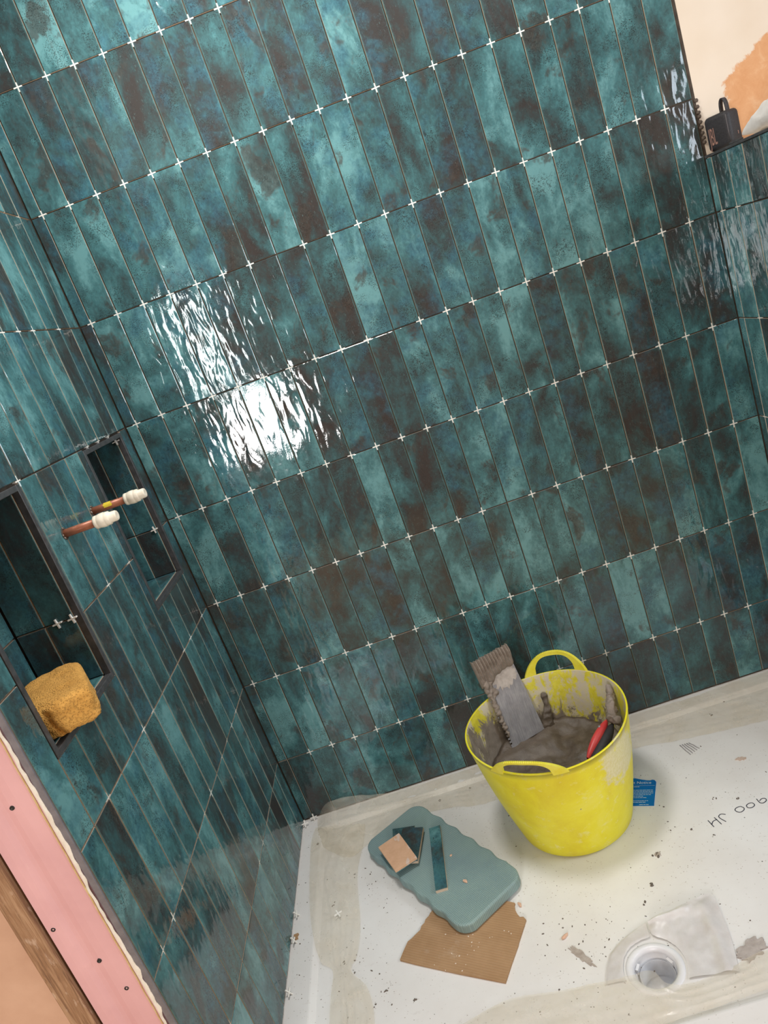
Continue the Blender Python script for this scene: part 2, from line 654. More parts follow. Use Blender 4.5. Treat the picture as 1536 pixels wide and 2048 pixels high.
def niche(h, nm):
    y0, y1, z0, z1 = h
    tw = 0.0105
    # metal edge trim, four mitred-looking bars
    for a, b in (((y0, z0), (y0 + tw, z1)), ((y1 - tw, z0), (y1, z1)), ((y0 + tw, z0), (y1 - tw, z0 + tw)), ((y0 + tw, z1 - tw), (y1 - tw, z1))):
        box('niche_trim', (XL - 0.012, a[0], a[1]), (XL + 0.0006, b[0], b[1]), [TRIM], wall_left, 0.0008, 1)
    iy0, iy1, iz0, iz1 = y0 + tw, y1 - tw, z0 + tw, z1 - tw
    xk = XBK + 0.01
    fx = xk + TH               # face of the niche back
    zc = ZJ[4]
    # back panel tiles: u along y
    ym = iy0 + 0.055
    ys = [iy0 + 0.0005]
    while ym < iy1 - 0.02:
        ys.append(ym)
        ym += PX
    ys.append(iy1 - 0.0005)
    for a, b in zip(ys, ys[1:]):
        for c, d in ((iz0, zc), (zc, iz1)):
            add_tile(wall_left, (xk, 0, 0), Y, Z, X, rect(a, b, c, d), 0.002)
    # cheeks: far cheek faces -y, near cheek faces +y; joint a little over half way in
    xs = [fx + 0.001, -0.168, XL - 0.0125]
    for a, b in zip(xs, xs[1:]):
        for c, d in ((iz0, zc), (zc, iz1)):
            add_tile(wall_left, (0, iy1 + TH - 0.001, 0), X, Z, -Y, rect(a, b, c, d), 0.002)
            add_tile(wall_left, (0, iy0 - TH + 0.001, 0), -X, Z, Y, rect(-b, -a, c, d), 0.002)
    # sill and head tiles
    add_tile(wall_left, (0, 0, iz0 - TH + 0.001), X, Y, Z, rect(fx + 0.001, XL - 0.0125, iy0, iy1), 0.0)
    add_tile(wall_left, (0, 0, iz1 + TH - 0.001), -X, Y, -Z, rect(-(XL - 0.0125), -(fx + 0.001), iy0, iy1), 0.0)
    return iy0, iy1, iz0, iz1


IA = niche(NA, 'a')
IB = niche(NB, 'b')

# right half-height wall with a ledge on top
ZLEDGE = 1.373
wall_right = box('wall_right', (XR + DEEP, -0.577, -0.05), (1.62, TH, ZLEDGE - 0.008), [ADHESIVE_DARK])
struct(wall_right, 'half-height right wall of teal tiles under the ledge')
ro = Vector((XR + TH, 0, 0))
rcols = [-0.001, -0.0285] + [-0.0285 - 0.0685 * i for i in range(1, 9)]
rrows = [(ZJ[3], ZLEDGE - 0.006)] + [(ZJ[i + 1], ZJ[i]) for i in range(3, 7)] + [(0.012, ZJ[7])]
for v0, v1 in rrows:
    for a, b in zip(rcols, rcols[1:]):
        add_tile(wall_right, ro, -Y, Z, -X, rect(-a, -b, v0, v1), 0.003)
for i in range(3, 8):
    for a in rcols[1:-1]:
        if random.random() < 0.5:
            add_spacer(wall_right, ro, -Y, Z, -X, -a, ZJ[i], -0.001, random.uniform(-.05, .05))
box('ledge_trim', (XR - 0.0008, -0.577, ZLEDGE - 0.006), (XR + 0.012, -0.001, ZLEDGE), [TRIM], wall_right, 0.0008, 1)
box('ledge_board', (XR + 0.012, -0.577, ZLEDGE - 0.008), (1.62, 0.004, ZLEDGE), [CREAM_WALL], wall_right)

wall_plaster = box('wall_back_plaster', (1.433, 0.004, -0.05), (2.45, 0.11, ZTOP), [PLASTER_WALL])
struct(wall_plaster, 'cream painted plaster wall with a bare orange patch above the ledge')
# squeezed-out adhesive along the tile edge
bm = bmesh.new()
for i in range(9):
    z = 1.40 + i * 0.0115 + random.uniform(-.002, .002)
    mt = Matrix.Translation((1.4335, 0.003, z)) @ Matrix.Diagonal((0.0052 + random.uniform(-.0015, .001), 0.004, 0.0045, 1))
    bmesh.ops.create_icosphere(bm, subdivisions=2, radius=1, matrix=mt)
for v in bm.verts:
    v.co += Vector((fnoise(v.co.x, v.co.z, 1, 300), 0, fnoise(v.co.x, v.co.z, 5, 300))) * 0.0012
bm_obj('adhesive_bead', bm, [mottled('grey_brown_adhesive_dry', (0.07, 0.05, 0.04), (0.14, 0.11, 0.085), 300, 0.9)], wall_plaster, True)

# rest of the room, behind the camera
floor = box('floor', (-1.4, -3.3, -0.09), (2.45, -0.93, -0.05), [FLOORM])
struct(floor, 'bare chipboard floor of the room beyond the shower tray', 'floor')
ceiling = box('ceiling', (-1.4, -3.3, ZTOP), (2.45, 0.11, ZTOP + 0.05), [CEIL])
struct(ceiling, 'plain pale plastered ceiling over the room', 'ceiling')
wx0, wx1, wz0, wz1 = -0.60, -0.04, 0.60, 1.86
wall_front = boxes('wall_front', [((-1.4, -3.3, -0.09), (wx0, -3.2, ZTOP)), ((wx1, -3.3, -0.09), (2.45, -3.2, ZTOP)),
                                  ((wx0, -3.3, -0.09), (wx1, -3.2, wz0)), ((wx0, -3.3, wz1), (wx1, -3.2, ZTOP))], [PLASTER_PINK])
struct(wall_front, 'bare plaster wall behind the camera with a tall window')
WHITE_FRAME = mottled('white_window_frame', (0.78, 0.78, 0.76), (0.82, 0.82, 0.80), 20, 0.4)
t = NT('window_glass')
t.set((1, 1, 1), 0.02)
t.b.inputs['Transmission Weight'].default_value = 1.0
t.b.inputs['IOR'].default_value = 1.1
GLASS = t.m
window_1 = box('window_1', (wx0 + .04, -3.262, wz0 + .04), (wx1 - .04, -3.256, wz1 - .04), [GLASS])
struct(window_1, 'tall glazed window in the plaster wall behind the camera', 'window')
boxes('window_frame', [((wx0, -3.28, wz0), (wx0 + .04, -3.235, wz1)), ((wx1 - .04, -3.28, wz0), (wx1, -3.235, wz1)),
                       ((wx0 + .04, -3.28, wz0), (wx1 - .04, -3.235, wz0 + .04)), ((wx0 + .04, -3.28, wz1 - .04), (wx1 - .04, -3.235, wz1))],
      [WHITE_FRAME], window_1)
boxes('transom_bar', [((wx0 + .04, -3.27, 1.09), (wx1 - .04, -3.24, 1.12)), ((-0.385, -3.27, 1.12), (-0.36, -3.24, wz1 - .04))], [WHITE_FRAME], window_1)
box('window_blind', (-0.36, -3.252, 1.12), (wx1 - .04, -3.246, wz1 - .04), [CEIL], window_1)
ry0, ry1, rz0, rz1 = -1.72, -0.98, 0.95, 2.05
wall_right_room = boxes('wall_right_room', [((2.40, -3.3, -0.09), (2.5, ry0, ZTOP)), ((2.40, ry1, -0.09), (2.5, 0.11, ZTOP)),
                                            ((2.40, ry0, -0.09), (2.5, ry1, rz0)), ((2.40, ry0, rz1), (2.5, ry1, ZTOP))], [CREAM_WALL])
struct(wall_right_room, 'cream wall of the room to the right with a window')
window_2 = box('window_2', (2.452, ry0 + .04, rz0 + .04), (2.458, ry1 - .04, rz1 - .04), [GLASS])
struct(window_2, 'window in the cream wall to the right of the camera', 'window')
boxes('window_frame', [((2.43, ry0, rz0), (2.475, ry0 + .04, rz1)), ((2.43, ry1 - .04, rz0), (2.475, ry1, rz1)),
                       ((2.43, ry0 + .04, rz0), (2.475, ry1 - .04, rz0 + .04)), ((2.43, ry0 + .04, rz1 - .04), (2.475, ry1 - .04, rz1))],
      [WHITE_FRAME], window_2)
wall_left_room = box('wall_left_room', (-1.5, -3.3, -0.09), (-1.4, 0.11, ZTOP), [PLASTER_PINK])
struct(wall_left_room, 'bare plaster wall at the far left of the room')
lamp = empty('added_fill_lamp', (0.47, -0.55, ZTOP))  # made-up fitting, unseen, housing the added overhead fill
tag(lamp, 'added round overhead fill lamp above the shower tray', 'lamp')
lathe('fill_lamp_bezel', [(0.225, -0.001), (0.225, -0.024), (0.235, -0.024), (0.24, -0.018), (0.24, 0.0)], 40, [WHITE_FRAME], lamp)

# partition end on the left: grey edge trim, filler, pink plasterboard, timber stud, bare plaster


def make_pink():
    t = NT('pink_plasterboard')
    co = t.coord()
    n = t.noise(co, 9, 4, 0.6)
    sc = t.ramp(t.noise(t.mapping(co, (3, 1, 0.5), rot=(0, 0.5, 0)), 60, 3, 0.6), [(0.70, (0, 0, 0)), (0.76, (1, 1, 1))])
    c = t.ramp(n, [(0.3, (0.64, 0.355, 0.365)), (0.7, (0.72, 0.415, 0.42))])
    t.set(t.mix(t.math('MULTIPLY', sc, 0.25), c, (0.80, 0.58, 0.52)), 0.75)
    t.bump(t.noise(co, 200, 3, 0.6), 0.08, 0.0006)
    return t.m


PINK_BOARD = make_pink()
prof = [(-0.112, -0.9175), (-0.120, -0.9200), (-0.140, -0.9205), (-0.153, -0.9195), (-0.163, -0.9165), (-0.170, -0.9165), (-0.180, -0.9195), (-0.190, -0.9205), (-0.2015, -0.9205), (-0.2015, -0.9055), (-0.112, -0.9055)]
v, f = [], []
n = len(prof)
for z in (-0.05, ZTOP):
    v += [(x, y, z) for x, y in prof]
for i in range(n):
    f.append((i, (i + 1) % n, n + (i + 1) % n, n + i))
f += [tuple(range(n))[::-1], tuple(range(n, 2 * n))]
board = mesh('wall_left_end', v, f, [PINK_BOARD])
struct(board, 'pink fire-rated plasterboard strip closing the end of the left tiled wall')
SCREW = mottled('black_screw', (0.02, 0.02, 0.02), (0.06, 0.055, 0.05), 400, 0.5, metal=0.6)
for x, z in ((-.151, .838), (-.192, .626), (-.154, .548), (-.138, .485), (-.150, 1.10), (-.19, 0.30), (-.15, 0.22)):
    M_ = Matrix.Translation((x, -0.9197, z)) @ Matrix.Rotation(math.radians(90), 4, 'X')
    lathe('screw', [(0.0001, 0.0006), (0.0011, 0.0004), (0.0020, 0.0015), (0.0034, 0.0018), (0.0036, 0.0002), (0.0036, -0.001)], 12, [SCREW], board, mat4=M_)
# grey trim beside the tiles
trim_1 = box('trim_1', (-0.1075, -0.9195, 0.0), (-0.0975, -0.9155, ZTOP), [TRIM_GREY], None, 0.0008, 1)
struct(trim_1, 'slim grey metal edge trim at the front edge of the left tiles', 'trim')
# ragged filler bead and yellow paper edge
FILLER = mottled('cream_filler', (0.72, 0.64, 0.52), (0.84, 0.78, 0.68), 80, 0.9, 0.6, 0.002)
bm = bmesh.new()
N_ = 420
prev = None
for i in range(N_ + 1):
    z = 0.02 + (ZTOP - 0.04) * i / N_
    a = -0.1145 + 0.0012 * fnoise(z, 0, 3, 20)
    wv = 0.45 + 1.2 * fnoise(z, 0, 9, 7) + 0.6 * fnoise(z, 0, 4, 50)
    b = -0.1115 + 0.0082 * max(0.05, min(1, wv))
    ring_ = [bm.verts.new((a, -0.9185, z)), bm.verts.new(((a + b) / 2, -0.9225 - 0.001 * fnoise(z, 1, 2, 60), z)), bm.verts.new((b, -0.9192, z))]
    if prev:
        for k in range(2):
            bm.faces.new((prev[k], prev[k + 1], ring_[k + 1], ring_[k]))
    prev = ring_
bmesh.ops.recalc_face_normals(bm, faces=bm.faces[:])
bm_obj('filler_bead', bm, [FILLER], board, True)
bm = bmesh.new()
prev = None
for i in range(N_ + 1):
    z = 0.02 + (ZTOP - 0.04) * i / N_
    a = -0.1165 + 0.001 * fnoise(z, 0, 13, 25)
    w_ = 0.0016 + 0.0016 * max(0, fnoise(z, 0, 33, 14) + 0.3)
    r_ = [bm.verts.new((a - w_ / 2, -0.9196, z)), bm.verts.new((a, -0.9212, z)), bm.verts.new((a + w_ / 2, -0.9194, z))]
    if prev:
        for k in range(2):
            bm.faces.new((prev[k], prev[k + 1], r_[k + 1], r_[k]))
    prev = r_
bm_obj('paper_edge', bm, [mottled('yellow_paper', (0.55, 0.35, 0.12), (0.72, 0.55, 0.30), 60, 0.85)], board, True)


def make_timber():
    t = NT('rough_timber')
    co = t.coord()
    g = t.noise(t.mapping(co, (14, 14, 0.8)), 12, 5, 0.65, 1.2)
    c = t.ramp(g, [(0.28, (0.13, 0.065, 0.035)), (0.5, (0.30, 0.165, 0.085)), (0.72, (0.46, 0.29, 0.17))])
    w = t.ramp(t.noise(t.mapping(co, (3, 3, 1)), 22, 5, 0.7), [(0.58, (0, 0, 0)), (0.66, (1, 1, 1))])
    t.set(t.mix(t.math('MULTIPLY', w, 0.45), c, (0.66, 0.50, 0.38)), 0.85)
    t.bump(g, 0.6, 0.003)
    return t.m


stud = box('timber_stud', (-0.2415, -0.929, -0.05), (-0.2055, -0.9055, ZTOP), [make_timber()], None, 0.002, 2)
tag(stud, 'rough brown timber stud standing beside the pink plasterboard strip', 'timber')
wall_left_return = box('wall_left_return', (-1.4, -0.925, -0.09), (-0.2435, -0.86, ZTOP), [PLASTER_PINK])
struct(wall_left_return, 'bare peach plaster wall left of the timber stud')


# ------------------------------------------------------------------ shower tray
def make_tray():
    t = NT('tray_white')
    co = t.coord()
    base = t.ramp(t.noise(co, 5, 4, 0.6), [(0.3, (0.74, 0.715, 0.69)), (0.7, (0.81, 0.80, 0.785))])
    # adhesive dust, dense in patches
    patch = t.ramp(t.noise(co, 7, 3, 0.6), [(0.38, (0.2, 0.2, 0.2)), (0.58, (1, 1, 1))])
    dots = t.n('ShaderNodeTexVoronoi')
    dots.inputs['Scale'].default_value = 150
    t.l(co, dots.inputs['Vector'])
    d1 = t.ramp(t.math('ADD', dots.outputs['Distance'], t.math('MULTIPLY', t.noise(co, 500, 2), 0.25)), [(0.24, (1, 1, 1)), (0.31, (0, 0, 0))])
    keep = t.n('ShaderNodeSeparateColor')
    t.l(dots.outputs['Color'], keep.inputs[0])
    d1 = t.math('MULTIPLY', d1, t.math('GREATER_THAN', keep.outputs[0], 0.55))
    smear = t.ramp(t.noise(t.mapping(co, (1, 2.2, 1), rot=(0, 0, 0.7)), 45, 6, 0.75, 0.6), [(0.60, (0, 0, 0)), (0.72, (1, 1, 1))])
    f = t.math('MAXIMUM', t.math('MULTIPLY', t.math('MULTIPLY', d1, patch), 0.75), t.math('MULTIPLY', t.math('MULTIPLY', smear, patch), 0.36))
    t.set(t.mix(f, base, (0.30, 0.235, 0.185)), 0.38)
    t.bump(t.noise(co, 700, 2, 0.5), 0.10, 0.0004)
    return t.m


TRAY_M = make_tray()
tray = empty('shower_tray', (0.66, -0.46, 0))
tag(tray, 'white low-profile shower tray flecked with adhesive filling the shower floor', 'shower tray')
DX, DY, DR = 0.664, -0.746, 0.0485


def tray_body():
    xi0, xi1, yi0, yi1 = -0.042, 1.375, -0.862, -0.050      # inner edge of the rim
    b_ = 0.014                                              # width of the sloping step
    rz = 0.008
    x0, x1, y0, y1 = XL - 0.006, XR + 0.006, -0.914, 0.006
    bm = bmesh.new()
    n = 64
    hole_lo, hole, rect_in = [], [], []
    fx0, fx1, fy0, fy1 = xi0 + b_, xi1 - b_, yi0 + b_, yi1 - b_
    for i in range(n):
        a = 2 * math.pi * (i + 0.5) / n
        c, s = math.cos(a), math.sin(a)
        hole_lo.append(bm.verts.new((DX + DR * c, DY + DR * s, -0.012)))
        hole.append(bm.verts.new((DX + DR * c, DY + DR * s, 0)))
        tt = min((fx1 - DX) / c if c > 0 else (fx0 - DX) / c if c < 0 else 9, (fy1 - DY) / s if s > 0 else (fy0 - DY) / s if s < 0 else 9)
        rect_in.append(bm.verts.new((DX + tt * c, DY + tt * s, 0)))
    corners = [bm.verts.new(p) for p in ((fx1, fy1, 0), (fx0, fy1, 0), (fx0, fy0, 0), (fx1, fy0, 0))]
    for i in range(n):
        j = (i + 1) % n
        bm.faces.new((hole_lo[i], hole_lo[j], hole[j], hole[i]))
        p, q = rect_in[i], rect_in[j]
        same = abs(p.co.x - q.co.x) < 1e-6 or abs(p.co.y - q.co.y) < 1e-6
        if same:
            bm.faces.new((hole[i], hole[j], q, p))
        else:
            k = min(corners, key=lambda v: (v.co - p.co).length + (v.co - q.co).length)
            bm.faces.new((hole[i], hole[j], q, k, p))

    def ringv(a0, a1, c0, c1, z):
        return [bm.verts.new(p) for p in ((a1, c1, z), (a0, c1, z), (a0, c0, z), (a1, c0, z))]
    # extra loops: floor edge, top of the step, outer rim, underside
    loops = [ringv(fx0, fx1, fy0, fy1, 0), ringv(xi0 + .001, xi1 - .001, yi0 + .001, yi1 - .001, rz - 0.0006), ringv(xi0 - .002, xi1 + .002, yi0 - .002, yi1 + .002, rz),
             ringv(x0, x1, y0, y1, rz), ringv(x0, x1, y0, y1, -0.045)]
    for A, B in zip(loops, loops[1:]):
        for i in range(4):
            j = (i + 1) % 4
            bm.faces.new((A[i], A[j], B[j], B[i]))
    bmesh.ops.recalc_face_normals(bm, faces=bm.faces[:])
    o = bm_obj('tray_body', bm, [TRAY_M], tray)
    o.matrix_parent_inverse = tray.matrix_world.inverted()
    return o


tray.matrix_world = Matrix.Translation((0.66, -0.46, 0))
bpy.context.view_layer.update()
tray_body()


def adopt(o, parent):
    """parent keeping the world-space coordinates the mesh was built in"""
    o.parent = parent
    o.matrix_parent_inverse = parent.matrix_world.inverted()
    return o


WHITE_PL = mottled('waste_white', (0.72, 0.72, 0.74), (0.80, 0.80, 0.82), 30, 0.35)
dm = Matrix.Translation((DX, DY, 0))
drain = lathe('drain_flange', [(0.0395, -0.006), (0.0400, -0.0005), (0.0425, 0.0012), (0.0430, 0.0020), (0.0505, 0.0020), (0.0540, 0.0010), (0.0548, 0.0002), (0.0548, -0.002), (0.0395, -0.011)], 56, [WHITE_PL], None, mat4=dm)
adopt(drain, tray)
th = lathe('drain_throat', [(0.0400, -0.002), (0.0392, -0.016), (0.0372, -0.018), (0.0368, -0.075), (0.0001, -0.076)], 48, [WHITE_PL], None, mat4=dm)
adopt(th, drain)
cup = lathe('drain_cup', [(0.0338, -0.070), (0.0338, -0.016), (0.0322, -0.016), (0.0316, -0.055), (0.0001, -0.058)], 40, [mottled('waste_grey', (0.40, 0.41, 0.44), (0.52, 0.53, 0.56), 30, 0.35)], None, mat4=dm @ Matrix.Translation((0.001, -0.002, 0)))
adopt(cup, drain)
for a in (25, 145, 265):
    M_ = dm @ Matrix.Rotation(math.radians(a), 4, 'Z')
    bx = box('drain_lug', (0.0330, -0.007, -0.020), (0.0385, 0.007, -0.009), [WHITE_PL])
    bx.data.transform(M_)
    adopt(bx, drain)
# pen writing on the tray
INK = mottled('black_pen', (0.03, 0.03, 0.045), (0.06, 0.06, 0.08), 200, 0.6)
strokes = [[(0.955, -0.444), (0.947, -0.439), (0.94, -0.442), (0.939, -0.449), (0.946, -0.464)],
           [(0.913, -0.445), (0.916, -0.468)], [(0.929, -0.442), (0.934, -0.467)], [(0.9155, -0.459), (0.922, -0.452), (0.932, -0.450)],
           [(0.999, -0.442), (0.995, -0.435), (0.985, -0.435), (0.979, -0.44), (0.981, -0.447), (0.987, -0.451), (0.997, -0.447), (0.999, -0.442)],
           [(1.024, -0.442), (1.022, -0.435), (1.014, -0.434), (1.007, -0.438), (1.007, -0.445), (1.014, -0.448), (1.022, -0.445), (1.024, -0.441)],
           [(1.036, -0.428), (1.037, -0.442), (1.044, -0.445), (1.053, -0.44), (1.052, -0.433), (1.046, -0.432), (1.039, -0.436)]]
ink = None
for st in strokes:
    v, f = [], []
    P = resample([(x, y, 0.0004) for x, y in st], 16)
    for i, p in enumerate(P):
        d = (P[min(i + 1, 15)] - P[max(i - 1, 0)]).normalized()
        s = Vector((-d.y, d.x, 0)) * 0.0010
        v += [p + s, p - s]
    for i in range(15):
        f.append((2 * i, 2 * i + 1, 2 * i + 3, 2 * i + 2))
    ink = mesh('pen_stroke', v, f, [INK])
    ink['label'] = 'stroke of the handwritten 900 JH'
    adopt(ink, tray)


# ------------------------------------------------------------------ protective film
def make_film():
    t = NT('clear_film')
    co = t.coord()
    dust = t.ramp(t.noise(co, 16, 2, 0.5), [(0.35, (0.80, 0.71, 0.57)), (0.7, (0.88, 0.82, 0.72))])
    t.set(dust, 0.2)
    t.bump(t.noise(t.mapping(co, (1, 1, 1)), 38, 2, 0.5, 1.0), 0.22, 0.003)
    tr = t.n('ShaderNodeBsdfTransparent')
    tr.inputs[0].default_value = (0.97, 0.96, 0.93, 1)
    mx = t.n('ShaderNodeMixShader')
    op = t.ramp(t.noise(co, 20, 2, 0.5, 0.8), [(0.3, (0.14, 0.14, 0.14)), (0.75, (0.40, 0.40, 0.40))])
    t.l(op, mx.inputs[0])
    t.l(tr.outputs[0], mx.inputs[1])
    t.l(t.b.outputs[0], mx.inputs[2])
    t.l(mx.outputs[0], t.out.inputs['Surface'])
    return t.m


FILM = make_film()


def film(name, A, B, n, m, amp, label, zbase=0.0, ridges=(), seed=0.0, thick=0.0):
    """sheet between edge polylines A and B (x, y, z), rippled; ridges = [(t across, height, width)]"""
    PA, PB = resample(A, n), resample(B, n)
    v, f = [], []
    for i in range(n):
        for k in range(m):
            tt = k / (m - 1)
            p = PA[i].lerp(PB[i], tt)
            e = min(1, 6 * min(tt, 1 - tt) + 0.25)
            h = amp * (0.55 + fnoise(p.x, p.y, seed, 24) + 0.5 * fnoise(p.x, p.y, seed + 3, 70)) * e
            for rt, rh, rw in ridges:
                c = rt + 0.10 * fnoise(i / n * 6, 0, seed + 8)
                h += rh * math.exp(-((tt - c) / rw) ** 2) * (0.6 + 0.5 * fnoise(i / n * 7, 1, seed))
            edge = 0.0025 * fnoise(i * 0.35, seed, 2.0)
            p = p + Vector((0, edge, 0)) if k in (0, m - 1) else p
            v.append(Vector((p.x, p.y, max(p.z + zbase + max(h, 0.0), 0.0))))
    for i in range(n - 1):
        for k in range(m - 1):
            f.append((i * m + k, (i + 1) * m + k, (i + 1) * m + k + 1, i * m + k + 1))
    o = mesh(name, v, f, [FILM], None, True)
    tag(o, label, 'plastic film', 'protective film on the tray')
    return o


R_ = 0.0088
film('protective_film', [(-0.055, -0.022, R_), (-0.045, -0.013, 0.020), (-0.008, -0.011, 0.050), (0.061, -0.011, 0.047), (0.13, -0.010, 0.026), (0.20, -0.008, 0.012), (0.35, -0.008, R_), (0.6, -0.010, R_), (0.9, -0.008, 0.012), (1.07, -0.014, R_), (1.2, -0.010, 0.012), (1.41, -0.012, R_)],
     [(-0.045, -0.115, 0.0020), (-0.01, -0.155, 0.0015), (0.05, -0.20, 0.0012), (0.11, -0.162, 0.0012), (0.2, -0.12, 0.0012), (0.34, -0.135, 0.001), (0.42, -0.160, 0.001), (0.6, -0.155, 0.001), (0.846, -0.136, 0.001), (0.976, -0.16, 0.001), (1.198, -0.19, 0.001), (1.37, -0.19, 0.001)],
     170, 30, 0.0022, 'crumpled clear plastic film along the foot of the back wall', 0.0006, [(0.34, 0.006, 0.02), (0.45, 0.007, 0.018), (0.62, 0.006, 0.02), (0.74, 0.004, 0.015), (0.88, 0.004, 0.02)], 1.0)
film('protective_film', [(-0.058, -0.05, R_), (-0.068, -0.12, R_), (-0.060, -0.30, R_), (-0.044, -0.42, R_), (-0.022, -0.50, 0.002), (0.008, -0.535, 0.001), (0.005, -0.60, 0.001), (0.004, -0.70, 0.001), (0.0, -0.84, 0.001)],
     [(0.09, -0.09, 0.001), (0.085, -0.16, 0.001), (0.067, -0.27, 0.001), (0.074, -0.43, 0.001), (0.066, -0.51, 0.001), (0.052, -0.548, 0.001), (0.088, -0.60, 0.001), (0.103, -0.68, 0.001), (0.096, -0.84, 0.001)],
     120, 30, 0.002, 'crumpled clear plastic film pinched in the middle along the left wall', 0.0026, [(0.30, 0.004, 0.02), (0.42, 0.007, 0.02), (0.60, 0.006, 0.018), (0.72, 0.004, 0.015), (0.86, 0.004, 0.02)], 5.0)
film('protective_film', [(0.18, -0.770, 0.001), (0.30, -0.738, 0.001), (0.381, -0.722, 0.001), (0.47, -0.735, 0.001), (0.546, -0.742, 0.001), (0.61, -0.752, 0.005), (0.655, -0.757, 0.009), (0.672, -0.790, 0.008), (0.72, -0.797, 0.002), (0.795, -0.790, 0.002), (0.864, -0.778, 0.002), (1.05, -0.79, 0.001), (1.37, -0.80, 0.001)],
     [(0.18, -0.86, R_), (0.30, -0.872, R_), (0.45, -0.866, R_), (0.655, -0.858, R_), (0.75, -0.855, R_), (0.83, -0.853, R_), (1.0, -0.86, R_), (1.37, -0.862, R_)],
     150, 24, 0.002, 'dusty clear plastic film strip along the front rim beside the drain', 0.0034, [(0.3, 0.003, 0.05), (0.55, 0.003, 0.04), (0.8, 0.004, 0.04)], 9.0)
t = NT('milky_film')
co = t.coord()
t.set(t.ramp(t.noise(co, 30, 4, 0.6), [(0.3, (0.66, 0.62, 0.60)), (0.7, (0.78, 0.76, 0.75))]), 0.32)
t.bump(t.noise(co, 30, 2, 0.5, 0.5), 0.2, 0.003)
tr = t.n('ShaderNodeBsdfTransparent')
mx = t.n('ShaderNodeMixShader')
mx.inputs[0].default_value = 0.82
t.l(tr.outputs[0], mx.inputs[1])
t.l(t.b.outputs[0], mx.inputs[2])
t.l(mx.outputs[0], t.out.inputs['Surface'])
MILKY = t.m
fl = film('protective_film', [(0.690, -0.651, 0.005), (0.712, -0.650, 0.013), (0.745, -0.645, 0.012), (0.785, -0.640, 0.010), (0.828, -0.632, 0.004), (0.826, -0.690, 0.003), (0.815, -0.750, 0.002), (0.800, -0.800, 0.002)],
          [(0.684, -0.670, 0.004), (0.686, -0.682, 0.005), (0.694, -0.690, 0.004), (0.706, -0.700, 0.003), (0.716, -0.715, 0.003), (0.722, -0.735, 0.003), (0.722, -0.760, 0.003), (0.712, -0.786, 0.003)],
          60, 22, 0.0026, 'milky sheet of film folded back on the right of the drain', 0.001, [(0.25, 0.008, 0.12)], 15.0)
fl.data.materials.clear()
fl.data.materials.append(MILKY)
fl = film('protective_film', [(0.566, -0.750, 0.001), (0.580, -0.715, 0.001), (0.600, -0.688, 0.001), (0.640, -0.665, 0.002), (0.684, -0.652, 0.005)],
          [(0.605, -0.755, 0.003), (0.606, -0.735, 0.003), (0.620, -0.706, 0.003), (0.648, -0.688, 0.003), (0.680, -0.684, 0.004)],
          40, 14, 0.002, 'small cut flap of film hugging the left side of the drain', 0.001, (), 21.0)
fl.data.materials.clear()
fl.data.materials.append(MILKY)

# ------------------------------------------------------------------ yellow tub
BC = Vector((0.643, -0.305, 0.0))
RT, ZR, RB = 0.196, 0.292, 0.139


